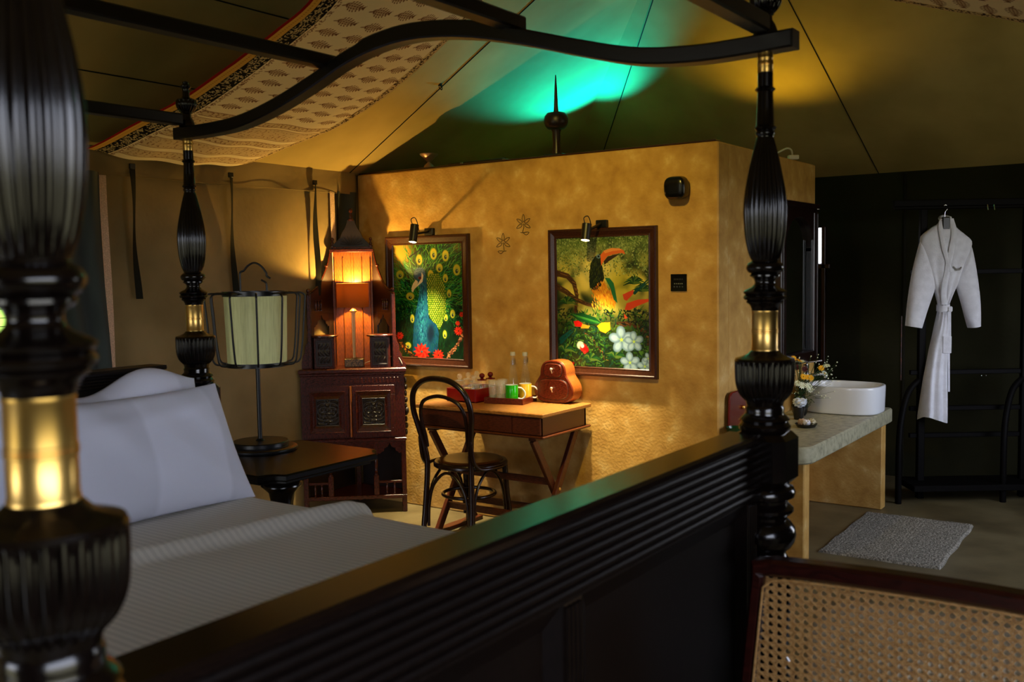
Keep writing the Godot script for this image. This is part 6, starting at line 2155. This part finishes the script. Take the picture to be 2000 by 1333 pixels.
# ---------------------------------------------------------------- rack and robe
func robe_corner() -> void:
	var o := Vector3(-1.338, 0, -6.805)
	var a := deg_to_rad(35)
	var t := thing("clothes_rack", o, a, "dark wooden clothes rack with long top rail and curved arms in the shadows", "rack")
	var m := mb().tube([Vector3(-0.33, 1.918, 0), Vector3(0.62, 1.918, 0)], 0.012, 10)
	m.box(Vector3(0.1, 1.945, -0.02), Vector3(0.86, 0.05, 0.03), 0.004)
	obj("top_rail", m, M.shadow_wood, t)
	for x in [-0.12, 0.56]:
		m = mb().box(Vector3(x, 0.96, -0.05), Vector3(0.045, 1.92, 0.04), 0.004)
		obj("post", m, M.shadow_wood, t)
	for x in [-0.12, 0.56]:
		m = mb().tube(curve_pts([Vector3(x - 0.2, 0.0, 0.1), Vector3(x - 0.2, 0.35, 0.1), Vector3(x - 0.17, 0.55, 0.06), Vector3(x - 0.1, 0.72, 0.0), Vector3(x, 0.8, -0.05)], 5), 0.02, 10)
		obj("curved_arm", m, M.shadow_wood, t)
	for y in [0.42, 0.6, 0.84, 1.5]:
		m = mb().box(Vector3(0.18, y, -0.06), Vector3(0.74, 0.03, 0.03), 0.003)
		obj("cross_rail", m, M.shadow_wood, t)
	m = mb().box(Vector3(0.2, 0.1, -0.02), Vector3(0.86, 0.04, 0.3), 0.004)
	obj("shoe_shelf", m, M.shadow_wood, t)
	m = mb().tube([Vector3(-0.285, 0.8, 0.03), Vector3(-0.285, 1.22, 0.03)], 0.0045, 8)
	obj("thin_rod", m, tri(mat(Color(0.42, 0.2, 0.12), 0.35), M.soft, Vector3(3, 3, 3)), t)
	m = mb()
	for x in [0.27, 0.312]:
		m.tube([Vector3(x, 1.93, 0.01), Vector3(x, 1.895, 0.02)], 0.0045, 6)
	tag(obj("trouser_clips", m, M.chrome), "pair of small metal clips hanging from the dark rack rail right of the robe", "clips")
	get_node("trouser_clips").position = o
	get_node("trouser_clips").rotation.y = a
	m = mb()
	for x in [0.27, 0.3]:
		m.ball(Vector3(x, 0.815, -0.03), Vector3(0.004, 0.005, 0.004), 8, 6)
	obj("stud", m, M.chrome, t)

	var r := thing("white_bathrobe", o, a, "white waffle bathrobe with tied belt hanging from the dark rack", "robe")
	# body
	var L := [0.54, -0.149, 0.8, -0.12, 1.0, -0.085, 1.15, -0.052, 1.27, -0.034, 1.36, -0.055, 1.45, -0.09, 1.55, -0.125, 1.65, -0.15, 1.73, -0.155, 1.78, -0.1, 1.825, -0.035]
	var Rr := [0.54, 0.024, 0.8, 0.026, 1.0, 0.027, 1.15, 0.03, 1.27, 0.03, 1.36, 0.06, 1.45, 0.1, 1.55, 0.13, 1.65, 0.168, 1.7, 0.172, 1.74, 0.13, 1.78, 0.08, 1.825, 0.04]
	m = mb().grid(func(u: float, w: float) -> Vector3:
		var y := lerpf(0.54, 1.825, w)
		var l := prof(L, y)
		var rr := prof(Rr, y)
		var q := -u * TAU
		var th := 0.055 + 0.03 * smoothstep(0.9, 0.54, y) - 0.02 * exp(-pow((y - 1.27) / 0.08, 2.0)) - 0.03 * smoothstep(1.7, 1.825, y)
		var e := Vector2(signf(cos(q)) * pow(absf(cos(q)), 0.8), signf(sin(q)) * pow(absf(sin(q)), 0.8))
		var fold := 0.012 * sin(e.x * 9.0 + y * 2.0) * smoothstep(1.2, 0.7, y) + 0.008 * sin(e.x * 12.0 - y * 9.0) * smoothstep(1.05, 1.25, y) * smoothstep(1.75, 1.45, y)
		return Vector3((l + rr) / 2 + e.x * (rr - l) / 2, y - (0.02 * sin(q * 2.0) if w < 0.01 else 0.0), e.y * (th + fold * signf(e.y))), 64, 70)
	obj("robe_body", m, M.robe, r)
	# sleeves, each closed at the shoulder and open with a hem at the cuff
	for s in [[Vector2(-0.15, 1.735), Vector2(-0.249, 1.155), Vector2(-0.035, 1.46), Vector2(-0.149, 1.137)], [Vector2(0.165, 1.705), Vector2(0.233, 1.146), Vector2(0.06, 1.47), Vector2(0.158, 1.135)]]:
		m = mb().grid(func(u: float, w: float) -> Vector3:
			var o2: Vector2 = (s[0] as Vector2).lerp(s[1], w)
			var bow := sin(w * PI) * 0.02 * signf(s[0].x)
			o2.x += bow
			var i2: Vector2 = (s[2] as Vector2).lerp(s[3], pow(w, 0.85))
			var c := (o2 + i2) / 2
			var hx := (o2 - i2) / 2
			var q := -u * TAU
			var th := 0.045 + 0.012 * w + 0.006 * sin(w * 9.0 + q * 2.0)
			var k := smoothstep(-0.02, 0.12, w)
			return Vector3(c.x + hx.x * cos(q), c.y + hx.y * cos(q), th * sin(q) * k + 0.012 * w), 40, 30, s[0].x < 0)
		obj("sleeve", m, M.robe, r)
	# shawl collar
	for s in [[[Vector2(-0.03, 1.83), Vector2(-0.045, 1.76), Vector2(-0.03, 1.66), Vector2(0.0, 1.55), Vector2(0.012, 1.5)], 0.03], [[Vector2(0.03, 1.845), Vector2(0.042, 1.78), Vector2(0.025, 1.68), Vector2(-0.005, 1.52), Vector2(-0.025, 1.38), Vector2(-0.01, 1.29)], 0.036]]:
		var ctr := []
		for p in s[0]:
			ctr.append(Vector3(p.x, p.y, 0.0))
		ctr = curve_pts(ctr, 6)
		m = mb()
		for back in [0.0, 1.0]:
			m.grid(func(u: float, w: float) -> Vector3:
				var k := mini(int(w * (ctr.size() - 1)), ctr.size() - 2)
				var p: Vector3 = (ctr[k] as Vector3).lerp(ctr[k + 1], w * (ctr.size() - 1) - k)
				var z := 0.064 - 0.045 * smoothstep(1.7, 1.84, p.y) - 0.02 * smoothstep(1.4, 1.28, p.y)
				return Vector3(p.x + (u - 0.5) * s[1], p.y, z - back * 0.01 + 0.006 * sin(u * PI)), 4, 30)
		obj("collar", m, M.robe, r)
	m = mb().tube(curve_pts([Vector3(-0.03, 1.83, 0.02), Vector3(-0.02, 1.85, -0.02), Vector3(0.01, 1.858, -0.03), Vector3(0.03, 1.845, 0.01)], 5), 0.014, 8)
	obj("collar", m, M.robe, r)
	# belt with a hanging end
	m = mb().grid(func(u: float, w: float) -> Vector3:
		var q := -u * TAU
		return Vector3(-0.003 + 0.04 * cos(q), 1.265 + (w - 0.5) * 0.04 + 0.004 * sin(q * 2), 0.046 * sin(q)), 30, 3)
	m.box(Vector3(0.022, 1.26, 0.045), Vector3(0.03, 0.035, 0.018), 0.006)
	for q in [[0.03, 1.25, 0.032, 1.02], [0.022, 1.25, 0.028, 0.72]]:
		m.bar(Vector3(q[0], q[1], 0.03), Vector3(q[2], q[3], 0.035), 0.012, 0.004, Vector3.BACK)
	obj("belt", m, M.robe, r)
	# pockets
	m = mb().box(Vector3(0.0, 1.03, 0.061), Vector3(0.055, 0.11, 0.006), 0.002)
	m.x = Transform3D(Basis(Vector3(0, 0, 1), 0.03), Vector3.ZERO)
	obj("patch_pocket", m, M.robe, r)
	m = mb().tube(curve_pts([Vector3(0.03, 1.535, 0.062), Vector3(0.05, 1.515, 0.066), Vector3(0.072, 1.515, 0.064), Vector3(0.086, 1.53, 0.056)], 5), 0.005, 6)
	obj("breast_pocket_edge", m, mat(Color(0.55, 0.54, 0.52), 0.9), r)
	var hg := thing("coat_hanger", o, a, "dark wooden coat hanger inside the robe's collar with a metal hook on the rail", "hanger")
	m = mb().tube(curve_pts([Vector3(-0.12, 1.735, 0), Vector3(-0.05, 1.8, 0), Vector3(0, 1.822, 0), Vector3(0.06, 1.79, 0), Vector3(0.13, 1.71, 0)], 5), 0.012, 8)
	m.box(Vector3(-0.004, 1.8, 0.02), Vector3(0.05, 0.11, 0.03), 0.006)
	obj("hanger_bar", m, M.black, hg)
	m = mb().tube(curve_pts([Vector3(0, 1.825, 0), Vector3(0, 1.885, 0), Vector3(0.014, 1.905, 0), Vector3(0.014, 1.925, 0), Vector3(0, 1.934, 0), Vector3(-0.014, 1.92, 0)], 5), 0.003, 6)
	obj("hook", m, M.chrome, hg)

# ---------------------------------------------------------------- cane backed chair in the foreground
func cane_chair() -> void:
	var t := thing("cane_armchair", Vector3(-0.29, 0, -1.85), 0, "dark red wood armchair with a woven cane back in the right foreground", "chair")
	var zb := 0.23
	var topy := func(x: float) -> float: return 1.034 + 0.012 * (1.0 - pow((x) / 0.34, 2.0))
	var left := func(y: float) -> float: return -0.318 - 0.1 * minf(1.03 - y, 0.45)
	# outer and inner outline of the back
	var outer := PackedVector2Array()
	var inner := PackedVector2Array()
	var n := 14
	for k in n + 1:
		var y := lerpf(0.5, 1.0, float(k) / n)
		outer.append(Vector2(left.call(y) - 0.014, y))
	for k in 5:
		var q := PI / 2 * k / 4.0
		outer.append(Vector2(-0.332 + 0.02 + 0.02 * -cos(q), 1.021 + 0.02 * sin(q)))
	for k in 15:
		var x := lerpf(-0.29, 0.29, k / 14.0)
		outer.append(Vector2(x, topy.call(x) + 0.006))
	var m := mb()
	var keep := []
	for s in [-1, 1]:
		var pg := PackedVector2Array()
		for k in 15:
			var y := lerpf(0.02, 1.03, k / 14.0)
			pg.append(Vector2(s * -(left.call(y) - 0.014), y))
		for k in 15:
			var y := lerpf(1.012, 0.02, k / 14.0)
			pg.append(Vector2(s * -(left.call(y) + 0.008), y))
		m = mb()
		m.x = Transform3D(Basis.IDENTITY, Vector3(0, 0, zb))
		m.prism(pg, -0.018, 0.018, 0.005, 0.8)
		obj("back_stile", m, M.chairwood, t)
	var tp := PackedVector2Array()
	for k in 21:
		var x := lerpf(-0.334, 0.334, k / 20.0)
		tp.append(Vector2(x, topy.call(x) + (0.008 if k > 0 and k < 20 else 0.002)))
	for k in 21:
		var x := lerpf(0.334, -0.334, k / 20.0)
		tp.append(Vector2(x, topy.call(x) - 0.022))
	m = mb()
	m.x = Transform3D(Basis.IDENTITY, Vector3(0, 0, zb))
	m.prism(tp, -0.02, 0.02, 0.006, 0.8)
	obj("crest_rail", m, M.chairwood, t)
	m = mb().box(Vector3(0, 0.49, zb), Vector3(0.8, 0.05, 0.035), 0.005)
	obj("lower_rail", m, M.chairwood, t)
	# woven cane: pairs of uprights and cross strands, and both diagonals
	var strand := mb()
	var p := 0.0155
	var y0 := 0.515
	var inside := func(x: float, y: float) -> bool:
		return absf(x) < -(left.call(y) + 0.008) and y < topy.call(x) - 0.022 and y > y0
	var ribbon := func(a: Vector2, b: Vector2, z: float, w: float) -> void:
		# trim to the opening, then lay a flat strip
		var st := 240
		var s0 := -1.0
		var s1 := -1.0
		for k in st + 1:
			var q := a.lerp(b, float(k) / st)
			if inside.call(q.x, q.y):
				if s0 < 0: s0 = float(k) / st
				s1 = float(k) / st
		if s1 > s0 and s0 >= 0:
			var qa := a.lerp(b, s0)
			var qb := a.lerp(b, s1)
			strand.bar(Vector3(qa.x, qa.y, zb + z), Vector3(qb.x, qb.y, zb + z), w, 0.0012, Vector3.BACK, 0.0)
	var nx := 24
	for k in range(-nx, nx + 1):
		for e in [-0.0017, 0.0017]:
			ribbon.call(Vector2(k * p + e, 0.5), Vector2(k * p + e, 1.1), 0.0, 0.0022)
	for k in 40:
		var y := 0.52 + k * p * 0.92
		for e in [-0.0017, 0.0017]:
			ribbon.call(Vector2(-0.45, y + e), Vector2(0.45, y + e), 0.0013, 0.0022)
	for k in range(-70, 71):
		var sl := 0.92
		ribbon.call(Vector2(k * p + p / 2 - 0.3, 0.52 - 0.3 * sl), Vector2(k * p + p / 2 + 0.7, 0.52 + 0.7 * sl), 0.0026, 0.0021)
		ribbon.call(Vector2(k * p + p / 2 + 0.3, 0.52 - 0.3 * sl), Vector2(k * p + p / 2 - 0.7, 0.52 + 0.7 * sl), 0.0039, 0.0021)
	var cm := tri(mat(Color(0.74, 0.58, 0.36), 0.5), M.soft, Vector3(12, 12, 12))
	cm.albedo_texture = noise_tex(0.03, [[0.0, Color(0.7, 0.62, 0.5)], [1.0, Color(1, 1, 1)]], 256, 3, FastNoiseLite.TYPE_SIMPLEX_SMOOTH, 31)
	obj("cane_weave", strand, cm, t).set_meta("kind", "stuff")
	# binding cane round the opening
	var bind := []
	for k in 17:
		var y := lerpf(0.52, 0.995, k / 16.0)
		bind.append(Vector3(left.call(y) + 0.011, y, zb + 0.0195))
	bind.append(Vector3(-0.292, topy.call(-0.292) - 0.026, zb + 0.0215))
	for k in 17:
		var x := lerpf(-0.27, 0.27, k / 16.0)
		bind.append(Vector3(x, topy.call(x) - 0.0235, zb + 0.0215))
	bind.append(Vector3(0.292, topy.call(0.292) - 0.026, zb + 0.0215))
	for k in 17:
		var y := lerpf(0.995, 0.52, k / 16.0)
		bind.append(Vector3(-(left.call(y) + 0.011), y, zb + 0.0195))
	m = mb().tube(bind, 0.0022, 6)
	obj("binding_cane", m, cm, t)
	# seat frame, arms and legs
	m = mb().box(Vector3(0, 0.4, -0.05), Vector3(0.7, 0.06, 0.56), 0.008)
	obj("seat_frame", m, M.chairwood, t)
	for s in [-1, 1]:
		m = mb().box(Vector3(s * 0.36, 0.62, -0.04), Vector3(0.055, 0.03, 0.54), 0.008)
		obj("arm", m, M.chairwood, t)
		m = mb().box(Vector3(s * 0.35, 0.3, -0.3), Vector3(0.045, 0.61, 0.045), 0.005)
		obj("front_leg", m, M.chairwood, t)
	var cu := tri(mat(Color(0.97, 0.94, 0.84), 0.9, 0.0, 0.15), M.canvas.albedo_texture, Vector3(3, 3, 3), M.fine, 0.1)
	m = mb().grid(func(u: float, w: float) -> Vector3:
		var a := u * TAU
		var sq := pow(pow(absf(cos(a)), 6.0) + pow(absf(sin(a)), 6.0), -1.0 / 6.0)
		var rr := pow(sin(w * PI), 0.35)
		return Vector3(cos(a) * sq * rr * 0.272, sin(a) * sq * rr * 0.235, 0.05 * signf(cos(w * PI)) * pow(absf(cos(w * PI)), 0.3)), 60, 40)
	var o := tag(obj("back_cushion", m, cu), "pale beige cushion seen through the cane back of the foreground armchair", "cushion") as Node3D
	o.position = Vector3(-0.27, 0.752, -1.678)
	m = mb().box(Vector3(-0.29, 0.475, -1.93), Vector3(0.6, 0.09, 0.46), 0.03)
	tag(obj("seat_cushion", m, cu), "pale beige seat cushion of the foreground cane armchair", "cushion")
